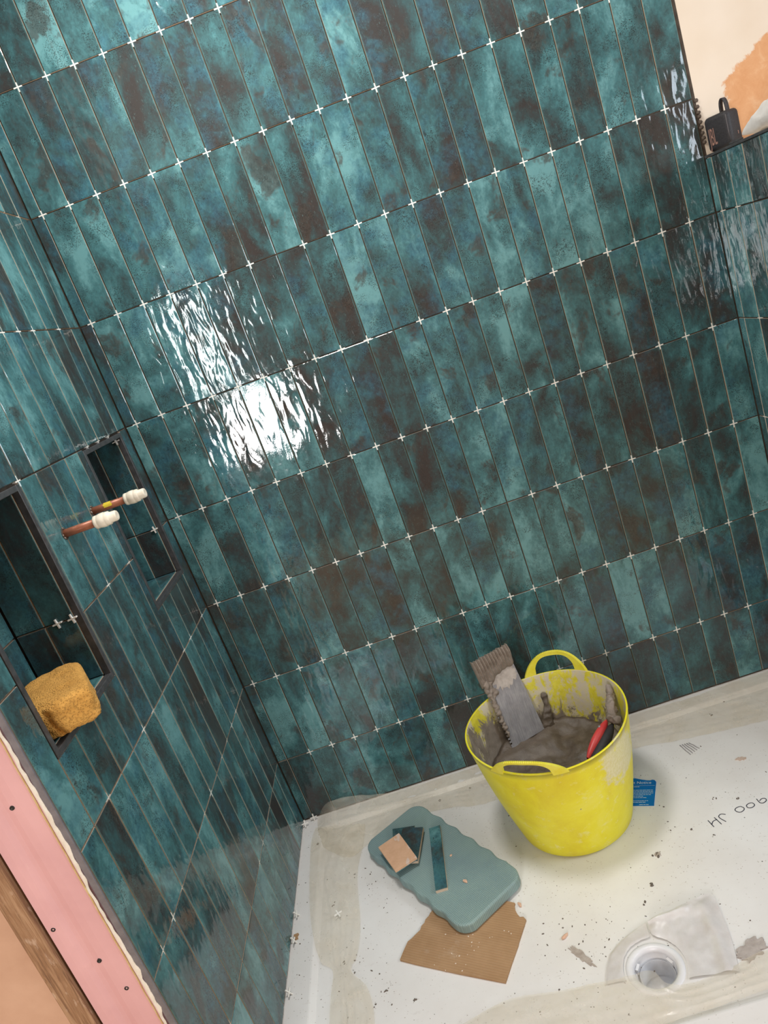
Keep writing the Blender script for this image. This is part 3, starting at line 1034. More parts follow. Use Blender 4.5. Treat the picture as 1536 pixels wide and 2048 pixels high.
def make_tub(inside):
    t = NT('tub_inside' if inside else 'tub_yellow')
    co = t.coord()
    if inside:
        sep = t.n('ShaderNodeSeparateXYZ')
        t.l(co, sep.inputs[0])
        n = t.noise(t.mapping(co, (1, 1, 0.55)), 26, 6, 0.72, 0.6)
        # crusted adhesive: solid low down and towards the left cheek, broken higher up
        zf = t.math('MULTIPLY', t.math('SUBTRACT', 0.215, sep.outputs[2]), 2.6)
        left = t.math('MULTIPLY', t.math('SUBTRACT', -0.02, sep.outputs[0]), 1.6)
        e = t.math('ADD', n, t.math('ADD', zf, t.math('MAXIMUM', left, 0.0)))
        wet = t.ramp(e, [(0.60, (0, 0, 0)), (0.66, (1, 1, 1))])
        n2 = t.noise(t.mapping(co, (1, 1, 0.6), (4, 1, 2)), 20, 7, 0.75, 0.4)
        dry = t.ramp(n2, [(0.47, (0, 0, 0)), (0.53, (1, 1, 1))])
        y = t.ramp(t.noise(co, 60, 4), [(0.3, (0.58, 0.50, 0.02)), (0.7, (0.72, 0.64, 0.06))])
        c = t.mix(dry, y, t.ramp(t.noise(co, 90, 5, 0.7), [(0.35, (0.60, 0.53, 0.30)), (0.65, (0.56, 0.50, 0.43))]))
        c = t.mix(wet, c, t.ramp(t.noise(co, 40, 5), [(0.3, (0.17, 0.135, 0.10)), (0.7, (0.30, 0.25, 0.20))]))
        t.set(c, 0.6)
        t.bump(t.noise(co, 120, 5, 0.65), 0.35, 0.002)
    else:
        n = t.noise(co, 9, 5, 0.65, 0.4)
        y = t.ramp(n, [(0.30, (0.72, 0.60, 0.010)), (0.55, (0.80, 0.73, 0.018)), (0.75, (0.82, 0.76, 0.10))])
        # scuffs and grey-white splashes
        sc = t.ramp(t.noise(t.mapping(co, (1, 1, 1.3)), 42, 6, 0.75, 0.0), [(0.57, (0, 0, 0)), (0.67, (1, 1, 1))])
        c = t.mix(t.math('MULTIPLY', sc, 0.38), y, (0.80, 0.78, 0.50))
        sep = t.n('ShaderNodeSeparateXYZ')
        t.l(co, sep.inputs[0])
        # big dry splash under the rim on the right
        dx = t.math('SUBTRACT', sep.outputs[0], 0.125)
        dz = t.math('SUBTRACT', sep.outputs[2], 0.232)
        dd = t.math('SQRT', t.math('ADD', t.math('MULTIPLY', dx, dx), t.math('MULTIPLY', t.math('MULTIPLY', dz, dz), 0.9)))
        spl = t.math('ADD', t.math('MULTIPLY', dd, -9.0), t.math('ADD', t.noise(co, 28, 6, 0.7), 0.12))
        spl = t.ramp(spl, [(0.10, (0, 0, 0)), (0.20, (1, 1, 1))])
        c = t.mix(t.math('MULTIPLY', spl, 0.75), c, t.ramp(t.noise(co, 160, 5, 0.7), [(0.4, (0.66, 0.60, 0.36)), (0.6, (0.74, 0.69, 0.55))]))
        t.set(c, 0.42)
        t.b.inputs['Subsurface Weight'].default_value = 0.0
        t.bump(t.noise(co, 220, 3), 0.08, 0.0006)
    return t.m


TUB_OUT, TUB_IN = make_tub(False), make_tub(True)
tub = empty('bucket', BC)
tag(tub, 'yellow flexible two-handled tub of tile adhesive standing on the tray', 'bucket')


def tub_body():
    n = 96
    prof = [(0.0, 0.0005), (0.118, 0.0005), (0.131, 0.002), (0.1385, 0.010)]
    for i in range(1, 15):
        s = i / 14
        r = 0.1385 + (RT - 0.1385) * s + 0.005 * math.sin(math.pi * s)
        prof.append((r, 0.010 + (ZR - 0.010) * s))
    outer = len(prof)
    prof += [(RT + 0.0008, ZR - 0.002), (RT + 0.0006, ZR + 0.0012), (RT - 0.0032, ZR + 0.0014)]
    for i in range(14, 0, -1):
        s = i / 14
        r = 0.1385 + (RT - 0.1385) * s + 0.005 * math.sin(math.pi * s) - 0.0038
        prof.append((r, 0.010 + (ZR - 0.010) * s))
    prof += [(0.128, 0.008), (0.0, 0.008)]
    m = len(prof)
    v, f, mi = [], [], []
    for i in range(n):
        a = 2 * math.pi * i / n
        for r, z in prof:
            wob = 1 + (0.010 * math.cos(2 * (a - 1.15)) + 0.006 * math.sin(3 * a)) * (z / ZR) ** 2
            v.append((r * wob * math.cos(a), r * wob * math.sin(a), z + 0.003 * (z / ZR) ** 2 * math.sin(2 * a + 0.6)))
    for i in range(n):
        j = (i + 1) % n
        for k in range(m - 1):
            f.append((i * m + k, j * m + k, j * m + k + 1, i * m + k + 1))
            mi.append(1 if k >= outer + 2 else 0)
    return mesh('tub_body', v, f, [TUB_OUT, TUB_IN], tub, True, mi)


tub_body()
HANDLE_M = mottled('tub_handle_yellow', (0.74, 0.64, 0.02), (0.82, 0.76, 0.10), 40, 0.42, 0.1, 0.0008)


def tub_handle(center_deg, half_deg=26.0, lean=0.0, rise=0.062, frac=0.84):
    """arched grip growing out of the rim with a slot under it"""
    n = 49
    th_ = 0.0055
    cells = []
    for i in range(n):
        u = -1 + 2 * i / (n - 1)
        a = math.radians(center_deg + u * half_deg)
        top = rise * (1 - abs(u) ** 2.4) ** 0.85
        lo = 0.0
        slot = abs(u) < 0.62
        if slot:
            lo = max(0.0, rise * frac * (1 - (abs(u) / 0.64) ** 3.2) ** 0.55)
        cells.append((a, lo, top, slot, u))
    v, f = [], []

    def ringpt(a, h, off):
        r = RT + off + lean * h
        wob = 1 + 0.010 * math.cos(2 * (a - 1.15)) + 0.006 * math.sin(3 * a)
        return (r * wob * math.cos(a), r * wob * math.sin(a), ZR + h - 0.004 + 0.003 * math.sin(2 * a + 0.6))
    for a, lo, top, slot, u in cells:
        for off in (-th_ / 2 - 0.001, th_ / 2 + 0.001):
            v.append(ringpt(a, lo, off))
            v.append(ringpt(a, max(top, lo + 0.001), off))
    for i in range(n - 1):
        b0, b1 = i * 4, (i + 1) * 4
        f += [(b0, b1, b1 + 1, b0 + 1), (b0 + 2, b0 + 3, b1 + 3, b1 + 2), (b0 + 1, b1 + 1, b1 + 3, b0 + 3), (b0, b0 + 2, b1 + 2, b1)]
    h = mesh('handle', v, f, [HANDLE_M], tub)
    # moulded grip ribs along the top of the arch
    bm = bmesh.new()
    for k in range(-9, 10):
        u = k / 20
        a = math.radians(center_deg + u * half_deg)
        top = rise * (1 - abs(u) ** 2.4) ** 0.85
        p = ringpt(a, top, 0)
        M_ = Matrix.Translation(p) @ Matrix.Rotation(a, 4, 'Z') @ Matrix.Diagonal((0.0052, 0.0018, 0.0018, 1))
        bmesh.ops.create_icosphere(bm, subdivisions=1, radius=1, matrix=M_)
    g = bm_obj('grip_ribs', bm, [HANDLE_M], h, True)
    g['kind'] = 'stuff'
    return h


tub_handle(66.0, 25.0, 0.10, 0.060)
tub_handle(244.5, 26.0, 0.12, 0.042, 0.88)

# adhesive in the tub


def make_adhesive(name, lo=(0.17, 0.13, 0.095), hi=(0.30, 0.245, 0.195), rough=0.42):
    t = NT(name)
    co = t.coord()
    t.set(t.ramp(t.noise(co, 35, 5, 0.65), [(0.3, lo), (0.7, hi)]), rough)
    t.bump(t.noise(co, 90, 6, 0.7), 0.55, 0.004)
    return t.m


ADH = make_adhesive('wet_adhesive', (0.085, 0.064, 0.046), (0.165, 0.130, 0.100), 0.30)
ADH_LIGHT = make_adhesive('setting_adhesive', (0.19, 0.150, 0.118), (0.31, 0.255, 0.21), 0.65)
v, f = [], []
NR, NA_ = 26, 72
for i in range(NR + 1):
    s = i / NR
    for k in range(NA_):
        a = 2 * math.pi * k / NA_
        zb = 0.150
        rr = (0.1385 + (RT - 0.1385) * (zb / ZR) - 0.002) * s
        x, y = rr * math.cos(a), rr * math.sin(a)
        z = zb + 0.014 * fnoise(x, y, 2.0, 14) + 0.007 * fnoise(x, y, 5.0, 42) + 0.003 * fnoise(x, y, 8.0, 110)
        z += 0.016 * s ** 6 * (0.5 + fnoise(a, 0, 3.0, 1.4)) + 0.014 * max(0, math.sin(a)) * s * s
        v.append((BC.x + x, BC.y + y, z))
for i in range(NR):
    for k in range(NA_):
        j = (k + 1) % NA_
        f.append((i * NA_ + k, (i + 1) * NA_ + k, (i + 1) * NA_ + j, i * NA_ + j))
# body of the mass down to the tub floor
b0 = len(v)
for k in range(NA_):
    a = 2 * math.pi * k / NA_
    v.append((BC.x + 0.128 * math.cos(a), BC.y + 0.128 * math.sin(a), 0.0095))
for k in range(NA_):
    j = (k + 1) % NA_
    f.append((NR * NA_ + k, b0 + k, b0 + j, NR * NA_ + j))
f.append(tuple(b0 + k for k in range(NA_))[::-1])
adhesive = mesh('tile_adhesive', v, f, [ADH], None, True)
tag(adhesive, 'wet grey-brown tile adhesive filling the lower half of the yellow tub', 'adhesive', kind='stuff')

# ------------------------------------------------------------------ steel trowel leaning in the tub
tBL, tBR = Vector((0.549, -0.197, 0.163)), Vector((0.645, -0.161, 0.163))
tTL, tTR = Vector((0.517, -0.132, 0.391)), Vector((0.619, -0.094, 0.384))
tU = (tBR - tBL).normalized()
tV = ((tTL + tTR) / 2 - (tBL + tBR) / 2).normalized()
tN = tU.cross(tV).normalized()
tV = tN.cross(tU)
trowel = empty('notched_trowel', (tBL + tBR) / 2)
tag(trowel, 'flat steel notched trowel caked with adhesive leaning in the yellow tub', 'trowel')
bpy.context.view_layer.update()
TM = frame_matrix((tBL + tBR) / 2, tU, tV, tN)
TW = (tBR - tBL).length
TL_ = ((tTL + tTR) / 2 - (tBL + tBR) / 2).length
t = NT('brushed_steel')
co = t.coord()
st_ = t.noise(t.mapping(co, (90, 5, 5)), 6, 5, 0.7)
t.set(t.ramp(t.math('ADD', t.math('MULTIPLY', st_, 0.6), t.math('MULTIPLY', t.noise(co, 25, 5, 0.6), 0.4)), [(0.3, (0.20, 0.195, 0.20)), (0.5, (0.32, 0.31, 0.32)), (0.7, (0.48, 0.46, 0.45))]), 0.48, 0.35)
t.bump(st_, 0.25, 0.0008)
STEEL = t.m
# blade outline with square notches down the left edge and along the top
out = [(-TW / 2, 0), (TW / 2, 0), (TW / 2, TL_)]
nn = 12
for i in range(nn):
    x0 = TW / 2 - TW * i / nn
    x1 = x0 - TW / nn / 2
    x2 = x0 - TW / nn
    out += [(x1, TL_), (x1, TL_ - 0.006), (x2 + 1e-4, TL_ - 0.006), (x2 + 1e-4, TL_)]
nl = 26
for i in range(nl):
    y0 = TL_ - TL_ * 0.96 * i / nl
    y1 = y0 - TL_ * 0.96 / nl / 2
    y2 = y0 - TL_ * 0.96 / nl
    out += [(-TW / 2, y1), (-TW / 2 + 0.005, y1), (-TW / 2 + 0.005, y2), (-TW / 2, y2 + 1e-4)]
blade = prism('blade', out, -0.0006, 0.0006, [STEEL])
blade.data.transform(TM)
adopt(blade, trowel)
# caked adhesive: combed lump across the top, rope of lumps down the left edge


def top_mass():
    nx, ny = 72, 26
    v, f = [], []
    for j in range(ny):
        tt = j / (ny - 1)
        for i in range(nx):
            s = i / (nx - 1)
            x = -TW / 2 - 0.004 + (TW + 0.006) * s
            depth = 0.052 + 0.022 * (1 - s) + 0.010 * fnoise(s * 5, 0, 4)
            y = TL_ + 0.008 - depth * tt + 0.004 * fnoise(s * 9, tt, 7)
            comb = 0.5 + 0.5 * math.cos(2 * math.pi * (s * 12 - 0.6 * tt * tt))
            h = math.sin(math.pi * min(1, tt * 0.8 + 0.22)) ** 0.7
            z = 0.0035 + h * (0.0095 + 0.0115 * comb * (1 - tt * 0.7) + 0.003 * fnoise(x * 60, y * 60, 2))
            if tt > 0.999 or s < 0.0001 or s > 0.9999:
                z = 0.0004
            y += (0.004 * comb - 0.002) * (1 - tt)
            v.append(Vector((x, y, z)))
    for j in range(ny - 1):
        for i in range(nx - 1):
            f.append((j * nx + i, (j + 1) * nx + i, (j + 1) * nx + i + 1, j * nx + i + 1))
    # flat underside
    b = len(v)
    for j in range(ny):
        for i in (0, nx - 1):
            p = v[j * nx + i]
            v.append(Vector((p.x, p.y, -0.004)))
    top0 = [v[i] for i in range(nx)]
    c = len(v)
    for p in top0:
        v.append(Vector((p.x, p.y - 0.002, -0.004)))
    for i in range(nx - 1):
        f.append((i, i + 1, c + i + 1, c + i))
    for j in range(ny - 1):
        f.append((j * nx, b + 2 * j, b + 2 * j + 2, (j + 1) * nx))
    o = mesh('adhesive_crust', [TM @ p for p in v], f, [ADH_LIGHT], None, True)
    adopt(o, trowel)


top_mass()
bm = bmesh.new()
for i in range(30):
    s = i / 29
    y = TL_ - 0.055 - s * (TL_ * 0.62)
    x = -TW / 2 + 0.006 + random.uniform(-.003, .004)
    r = (0.0085 - 0.004 * s) * random.uniform(0.75, 1.25)
    M_ = TM @ Matrix.Translation((x, y, 0.003)) @ Matrix.Rotation(random.uniform(0, 3), 4, 'Z') @ Matrix.Diagonal((r * 1.2, r * 0.8, r * 0.95, 1))
    bmesh.ops.create_icosphere(bm, subdivisions=2, radius=1, matrix=M_)
for i in range(22):
    M_ = TM @ Matrix.Translation((-TW / 2 + random.uniform(0.008, 0.026), TL_ - random.uniform(0.05, 0.10), 0.001)) @ Matrix.Diagonal((random.uniform(.006, .011), random.uniform(.005, .009), random.uniform(.002, .006), 1))
    bmesh.ops.create_icosphere(bm, subdivisions=2, radius=1, matrix=M_)
for vv in bm.verts:
    vv.co += Vector((fnoise(vv.co.x, vv.co.z, 1, 160), fnoise(vv.co.y, vv.co.z, 3, 160), fnoise(vv.co.x, vv.co.y, 5, 160))) * 0.0028
adopt(melt(bm_obj('adhesive_lumps', bm, [ADH_LIGHT], None, True)), trowel)
# thin dried smear on the blade face under the crust
sm = []
for i in range(44):
    a = 2 * math.pi * i / 44
    sm.append((0.012 + 0.036 * math.cos(a) * (1 + 0.5 * fnoise(i, 0, 3, 0.9)), TL_ - 0.066 + (0.028 + 0.020 * fnoise(i, 2, 5, 1.1)) * math.sin(a)))
o = prism('adhesive_smear', sm, 0.0007, 0.0012, [mottled('dry_adhesive_film', (0.36, 0.31, 0.27), (0.52, 0.46, 0.41), 60, 0.85)])
o.data.transform(TM)
adopt(o, trowel)

# second trowel: only its red and black grip sticks out of the tub
hA, hB = Vector((0.706, -0.398, 0.208)), Vector((0.782, -0.327, 0.236))
d = (hB - hA).normalized()
s = d.cross(Z).normalized()
u = s.cross(d)
HM = frame_matrix(hA, d, s, u)
L_ = (hB - hA).length
grip_t = empty('margin_trowel', hA)
tag(grip_t, 'small trowel with a red and black rubber grip lying inside the tub', 'trowel')
bpy.context.view_layer.update()
RED = mottled('red_plastic', (0.62, 0.045, 0.045), (0.72, 0.075, 0.07), 40, 0.4)
BLACK = mottled('black_rubber', (0.018, 0.018, 0.019), (0.035, 0.035, 0.036), 80, 0.55, 0.4, 0.001, bscale=500)


def grip_piece(name, x0, x1, rad, sc, mat, off=(0, 0)):
    pr = []
    n_ = 16
    for i in range(n_ + 1):
        s_ = i / n_
        pr.append((max(0.0002, rad(s_)), x0 + (x1 - x0) * s_))
    M_ = HM @ Matrix.Translation((0, off[0], off[1])) @ Matrix(((0, 0, 1, 0), (sc[0], 0, 0, 0), (0, sc[1], 0, 0), (0, 0, 0, 1)))
    o = lathe(name, pr, 20, [mat], None, True, mat4=M_)
    adopt(o, grip_t)


grip_piece('rubber_grip', -0.012, L_ + 0.004, lambda s_: 0.0165 * (math.sin(math.pi * (0.10 + 0.88 * s_)) ** 0.55), (1.0, 0.80), BLACK, (0.006, -0.003))
grip_piece('grip_core', 0.004, L_ + 0.006, lambda s_: 0.0148 * (math.sin(math.pi * (0.04 + 0.93 * s_)) ** 0.6), (0.80, 1.0), RED, (-0.0075, 0.0035))
o = lathe('rivet', [(0.0001, 0.0012), (0.003, 0.0010), (0.0036, 0.0)], 12, [STEEL], None, mat4=HM @ Matrix.Translation((L_ * 0.80, -0.0105, 0.0150)))
adopt(o, grip_t)
grip_piece('ferrule', -0.034, -0.008, lambda s_: 0.0075, (1, 0.8), STEEL)
bl = box('blade', (-0.11, -0.02, -0.0155), (-0.03, 0.02, -0.0142), [STEEL])
bl.data.transform(HM)
adopt(bl, grip_t)
# adhesive clod stuck on the tub wall above the grip
bm = bmesh.new()
for p, r in (((0.795, -0.322, 0.246), 0.014), ((0.8005, -0.309, 0.254), 0.013), ((0.809, -0.285, 0.268), 0.0115), ((0.8145, -0.265, 0.279), 0.0095), ((0.806, -0.296, 0.262), 0.013), ((0.812, -0.275, 0.274), 0.011), ((0.817, -0.256, 0.283), 0.008), ((0.800, -0.338, 0.246), 0.011)):
    bmesh.ops.create_icosphere(bm, subdivisions=3, radius=r, matrix=Matrix.Translation(p))
for vv in bm.verts:
    vv.co += Vector((fnoise(vv.co.x, vv.co.z, 1, 90), fnoise(vv.co.y, vv.co.z, 3, 90), fnoise(vv.co.x, vv.co.y, 5, 90))) * 0.006
o = melt(bm_obj('adhesive_clod', bm, [ADH_LIGHT], None, True))
adopt(o, tub)
bm = bmesh.new()
for i in range(22):
    s_ = i / 21
    p = Vector((0.672 - 0.012 * s_ + 0.004 * math.sin(s_ * 5), -0.130 - 0.024 * s_, 0.236 - 0.075 * s_))
    bmesh.ops.create_icosphere(bm, subdivisions=2, radius=0.009 + 0.010 * s_ * s_, matrix=Matrix.Translation(p) @ Matrix.Diagonal((1.0, 0.55, 1.2, 1)))
for vv in bm.verts:
    vv.co += Vector((fnoise(vv.co.x, vv.co.z, 1, 80), fnoise(vv.co.y, vv.co.z, 3, 80), fnoise(vv.co.x, vv.co.y, 5, 80))) * 0.005
o = melt(bm_obj('adhesive_drip', bm, [ADH], None, True))
adopt(o, tub)

# ------------------------------------------------------------------ kneeling pad
pc = Vector((0.2853, -0.3355, 0))
pd = (Vector((0.409, -0.508, 0)) - Vector((0.190, -0.166, 0))).normalized()     # long axis
ps = Vector((-pd.y, pd.x, 0))
LN, WD = 0.425, 0.190
outp = []
npt = 40
for side in (1, -1):
    for i in range(npt):
        s_ = -1 + 2 * i / (npt - 1)
        s_ *= side
        l = s_ * (LN / 2 - 0.036)
        w = side * (-WD / 2) + 0.0028 * math.sin(s_ * 17 + side) * (1 if abs(s_) < 0.85 else 0.2)
        outp.append((l, w))
    # rounded end
    cx = side * (LN / 2 - 0.036)
    for q0, sgn in ((0, -1), (1, 1)):
        for k in range(1, 7):
            a = math.pi / 2 * k / 7
            if q0 == 0:
                outp.append((cx + side * 0.036 * math.sin(a), side * (-(WD / 2 - 0.036) - 0.036 * math.cos(a))))
            else:
                outp.append((cx + side * 0.036 * math.cos(a), side * ((WD / 2 - 0.036) + 0.036 * math.sin(a))))


def make_pad():
    t = NT('pad_foam')
    co = t.coord()
    wv = []
    for sc_, ax in (((1, 0, 0), 'X'), ((0, 1, 0), 'Y')):
        w = t.n('ShaderNodeTexWave', wave_type='BANDS', bands_direction=ax)
        w.inputs['Scale'].default_value = 72
        w.inputs['Distortion'].default_value = 0
        t.l(co, w.inputs['Vector'])
        wv.append(w.outputs['Fac'])
    grid = t.math('MULTIPLY', wv[0], wv[1])
    n = t.noise(co, 6, 4, 0.6)
    c = t.ramp(n, [(0.3, (0.215, 0.315, 0.340)), (0.7, (0.310, 0.435, 0.405))])
    wear = t.ramp(t.noise(t.mapping(co, (1, 1, 1), (2, 5, 0)), 16, 6, 0.75), [(0.62, (0, 0, 0)), (0.74, (1, 1, 1))])
    c = t.mix(t.math('MULTIPLY', wear, 0.5), c, (0.50, 0.54, 0.48))
    c = t.mix(t.math('MULTIPLY', t.math('SUBTRACT', 1.0, grid), 0.42), c, (0.10, 0.155, 0.165))
    t.set(c, 0.6)
    t.bump(grid, 0.5, 0.0012)
    return t.m


pad = prism('kneeling_pad', outp, 0.0, 0.026, [make_pad()], None, 0.005, 3)
pad.matrix_world = frame_matrix(Vector((pc.x, pc.y, 0.0058)), pd, ps, Z)
tag(pad, 'grey-green rubber kneeling pad with wavy edges lying beside the yellow tub', 'kneeling pad')
PT = 0.0058 + 0.026


# offcuts of tile on the pad
def offcut(label, quad, z, flip=False, tilt=(0, 0), z1=None):
    """cut tile piece: quad of xy corners (counter-clockwise from above)"""
    c = sum((Vector((x, y, 0)) for x, y in quad), Vector()) / 4
    root = empty('tile_offcut', (c.x, c.y, z))
    root.rotation_euler = (tilt[0], tilt[1], 0)
    tag(root, label, 'tile piece', 'tile offcuts on the kneeling pad')
    q = [(x - c.x, y - c.y) for x, y in quad]
    if flip:
        prism('biscuit_body', q, 0.0015, 0.009, [BISCUIT_BACK], root, 0.0004, 1)
        prism('glaze_layer', q, 0.0, 0.0015, [GLAZE], root)
    else:
        prism('biscuit_body', q, 0.0, 0.0072, [BISCUIT], root)
        prism('glaze_layer', q, 0.0072, 0.009, [GLAZE], root, 0.0006, 1)
    return root


t = NT('tile_back')
co = t.coord()
mk_ = t.ramp(t.noise(t.mapping(co, (1, 0.35, 1)), 55, 2, 0.4), [(0.66, (0, 0, 0)), (0.69, (1, 1, 1))])
t.set(t.mix(t.math('MULTIPLY', mk_, 0.6), t.ramp(t.noise(co, 60, 4), [(0.3, (0.60, 0.355, 0.215)), (0.7, (0.68, 0.42, 0.27))]), (0.66, 0.58, 0.54)), 0.85)
BISCUIT_BACK = t.m


def shift(quad, dx, dy):
    return [(x + dx, y + dy) for x, y in quad]


offcut('dark glazed tile offcut at the bottom of the small stack on the pad', [(0.178, -0.262), (0.229, -0.276), (0.2402, -0.2075), (0.1785, -0.193)], PT)
offcut('dark glazed tile offcut in the middle of the small stack on the pad', [(0.186, -0.3245), (0.2395, -0.343), (0.2640, -0.2335), (0.2090, -0.2150)], PT + 0.0092, tilt=(0.0, 0.0))
offcut('terracotta-backed tile offcut lying face down on top of the stack', [(0.1434, -0.2665), (0.1834, -0.3630), (0.2404, -0.3410), (0.2008, -0.2395)], PT + 0.0186, True)
offcut('long narrow teal tile strip lying alone on the kneeling pad', [(0.2716, -0.4420), (0.3003, -0.4425), (0.3067, -0.2350), (0.2769, -0.2350)], PT)

CHIP = mottled('terracotta_chip', (0.60, 0.36, 0.24), (0.74, 0.50, 0.37), 200, 0.85)


def chip(label, x, y, z, sx, sy, sz, rot, mat=None, group=None):
    bm = bmesh.new()
    bmesh.ops.create_icosphere(bm, subdivisions=1, radius=1)
    for vv in bm.verts:
        vv.co *= 1 + 0.35 * fnoise(vv.co.x + x * 90, vv.co.y + y * 90, vv.co.z, 1.3)
        vv.co.z = max(-0.7, min(0.7, vv.co.z))
        vv.co = Vector((vv.co.x * sx, vv.co.y * sy, (vv.co.z + 0.7) * sz))
    o = bm_obj('tile_chip', bm, [mat or CHIP])
    o.location = (x, y, z)
    o.rotation_euler = (0, 0, rot)
    tag(o, label, 'tile chip', group or 'chips of broken tile')
    return o


chip('tiny square terracotta chip beside the tile strip on the pad', 0.3205, -0.3415, PT, 0.0042, 0.0034, 0.002, 0.5)
chip('pointed terracotta chip at the lower end of the pad', 0.3432, -0.4340, PT, 0.0040, 0.0075, 0.0025, 0.7)
chip('small terracotta chip on the tray between cardboard and drain', 0.521, -0.624, 0.0, 0.010, 0.0042, 0.004, 0.55)
chip('pale pink chip in the notch at the cardboard corner', 0.4485, -0.5125, 0.0, 0.0040, 0.0095, 0.003, 0.25)

# cardboard sheet


def make_card():
    t = NT('corrugated_cardboard')
    co = t.coord()
    w = t.n('ShaderNodeTexWave', wave_type='BANDS', bands_direction='X')
    w.inputs['Scale'].default_value = 55
    w.inputs['Distortion'].default_value = 0.6
    w.inputs['Detail'].default_value = 2
    t.l(t.mapping(co, rot=(0, 0, math.radians(-58))), w.inputs['Vector'])
    c = t.ramp(t.noise(co, 14, 5, 0.65), [(0.3, (0.33, 0.185, 0.085)), (0.7, (0.43, 0.26, 0.135))])
    dust = t.ramp(t.noise(co, 11, 6, 0.75), [(0.60, (0, 0, 0)), (0.75, (1, 1, 1))])
    c = t.mix(t.math('MULTIPLY', dust, 0.4), c, (0.55, 0.45, 0.36))
    c = t.mix(t.math('MULTIPLY', w.outputs['Fac'], 0.14), c, (0.55, 0.40, 0.26))
    t.set(c, 0.85)
    t.bump(w.outputs['Fac'], 0.3, 0.0008)
    return t.m


CARD = make_card()
card_o = [(0.380, -0.6855), (0.4015, -0.6480), (0.4235, -0.6120), (0.4260, -0.6060), (0.4534, -0.5578), (0.4495, -0.5490), (0.4420, -0.5470), (0.4385, -0.5380), (0.4360, -0.5250), (0.4370, -0.5130), (0.4395, -0.5072), (0.4300, -0.5000),
          (0.4134, -0.4901), (0.36, -0.465), (0.30, -0.445), (0.262, -0.447), (0.2530, -0.4560), (0.2450, -0.4620), (0.2410, -0.4690), (0.2320, -0.4760), (0.2290, -0.4840), (0.2210, -0.4900), (0.2170, -0.5000), (0.2041, -0.5086), (0.1960, -0.5150), (0.1863, -0.5197), (0.1760, -0.5380), (0.1650, -0.5597), (0.200, -0.5820), (0.29, -0.6350)]
card = prism('cardboard_sheet', card_o, 0.0006, 0.0050, [CARD])
tag(card, 'torn piece of brown corrugated cardboard partly under the kneeling pad', 'cardboard')
bits = bmesh.new()
for i in range(26):
    x, y = random.gauss(0.30, 0.055), random.gauss(-0.585, 0.028)
    r = random.uniform(0.0006, 0.0016)
    bmesh.ops.create_icosphere(bits, subdivisions=1, radius=1, matrix=Matrix.Translation((x, y, 0.0056)) @ Matrix.Rotation(random.uniform(0, 3), 4, 'Z') @ Matrix.Diagonal((r * 1.5, r, r * 0.6, 1)))
o = bm_obj('dust_crumbs', bits, [mottled('pale_crumb', (0.72, 0.60, 0.48), (0.85, 0.78, 0.68), 200, 0.9)])
tag(o, 'pale tile crumbs sprinkled over the brown cardboard', 'crumbs', kind='stuff')
scrap = prism('cardboard_scrap', [(-0.0935, -0.405), (-0.083, -0.404), (-0.080, -0.409), (-0.083, -0.414), (-0.081, -0.4215), (-0.0935, -0.424)], 0.0085, 0.0097, [CARD])
tag(scrap, 'small torn brown cardboard scrap on the tray rim at the left wall', 'cardboard')

# ------------------------------------------------------------------ blue notice card behind the tub
BLUE = mottled('blue_print', (0.0, 0.145, 0.46), (0.0, 0.19, 0.56), 12, 0.5)
WHITE_INK = mottled('white_print', (0.62, 0.72, 0.80), (0.72, 0.80, 0.86), 40, 0.5)
PAPER = mottled('white_paper', (0.75, 0.75, 0.75), (0.8, 0.8, 0.8), 60, 0.7)
nP0 = Vector((0.824, -0.356, 0.0008))          # lower right corner
nx = (Vector((0.824, -0.356, 0)) - Vector((0.778, -0.335, 0))).normalized()     # reading direction
ny = Vector((-nx.y, nx.x, 0))
if ny.y < 0:
    ny = -ny
NM = frame_matrix(nP0, nx, ny, Z)
no = empty('notice_card', nP0)
tag(no, 'torn blue printed notice card lying on the tray behind the yellow tub', 'card')
bpy.context.view_layer.update()
o = prism('paper_sheet', [(-0.105, 0.0), (0.0, 0.0), (0.0022, 0.084), (-0.002, 0.092), (-0.008, 0.0945), (-0.014, 0.0915), (-0.022, 0.092), (-0.034, 0.095), (-0.05, 0.100), (-0.07, 0.101), (-0.105, 0.102)], 0.0, 0.0004, [PAPER])
o.data.transform(NM)
adopt(o, no)
o = prism('blue_panel', [(-0.104, 0.0015), (-0.0012, 0.0015), (0.0010, 0.0835), (-0.003, 0.0905), (-0.008, 0.0925), (-0.014, 0.090), (-0.022, 0.0905), (-0.034, 0.0935), (-0.05, 0.0985), (-0.07, 0.0995), (-0.104, 0.1005)], 0.0004, 0.0006, [BLUE])
o.data.transform(NM)
adopt(o, no)
adopt(text_mesh('notice_heading', 'ct Notice', 0.0128, [WHITE_INK], None, NM @ Matrix.Translation((-0.0105, 0.0780, 0.0008)), 0.0, 1.0, 1.0, 'RIGHT'), no)
bm = bmesh.new()


def hbar(x0, x1, y, h=0.0016):
    vs = [bm.verts.new(p) for p in ((x0, y, 0.0008), (x1, y, 0.0008), (x1, y + h, 0.0008), (x0, y + h, 0.0008))]
    bm.faces.new(vs)


for yy, e in ((0.0715, -0.002),):
    hbar(-0.10, e, yy, 0.0005)
for k, (yy, e) in enumerate(((0.0665, -0.038), (0.0545, -0.006), (0.0492, -0.004), (0.0440, -0.005), (0.0388, -0.008), (0.0336, -0.028), (0.0284, -0.020), (0.0180, -0.016), (0.0130, -0.021), (0.0050, -0.014))):
    x = -0.10 if k < 9 else -0.036
    while x < e - 0.001:
        w = min(random.uniform(0.003, 0.009), e - x)
        hbar(x, x + w, yy)
        x += w + 0.0012
o = bm_obj('small_print', bm, [WHITE_INK])
o.data.transform(NM)
o['kind'] = 'stuff'
adopt(o, no)

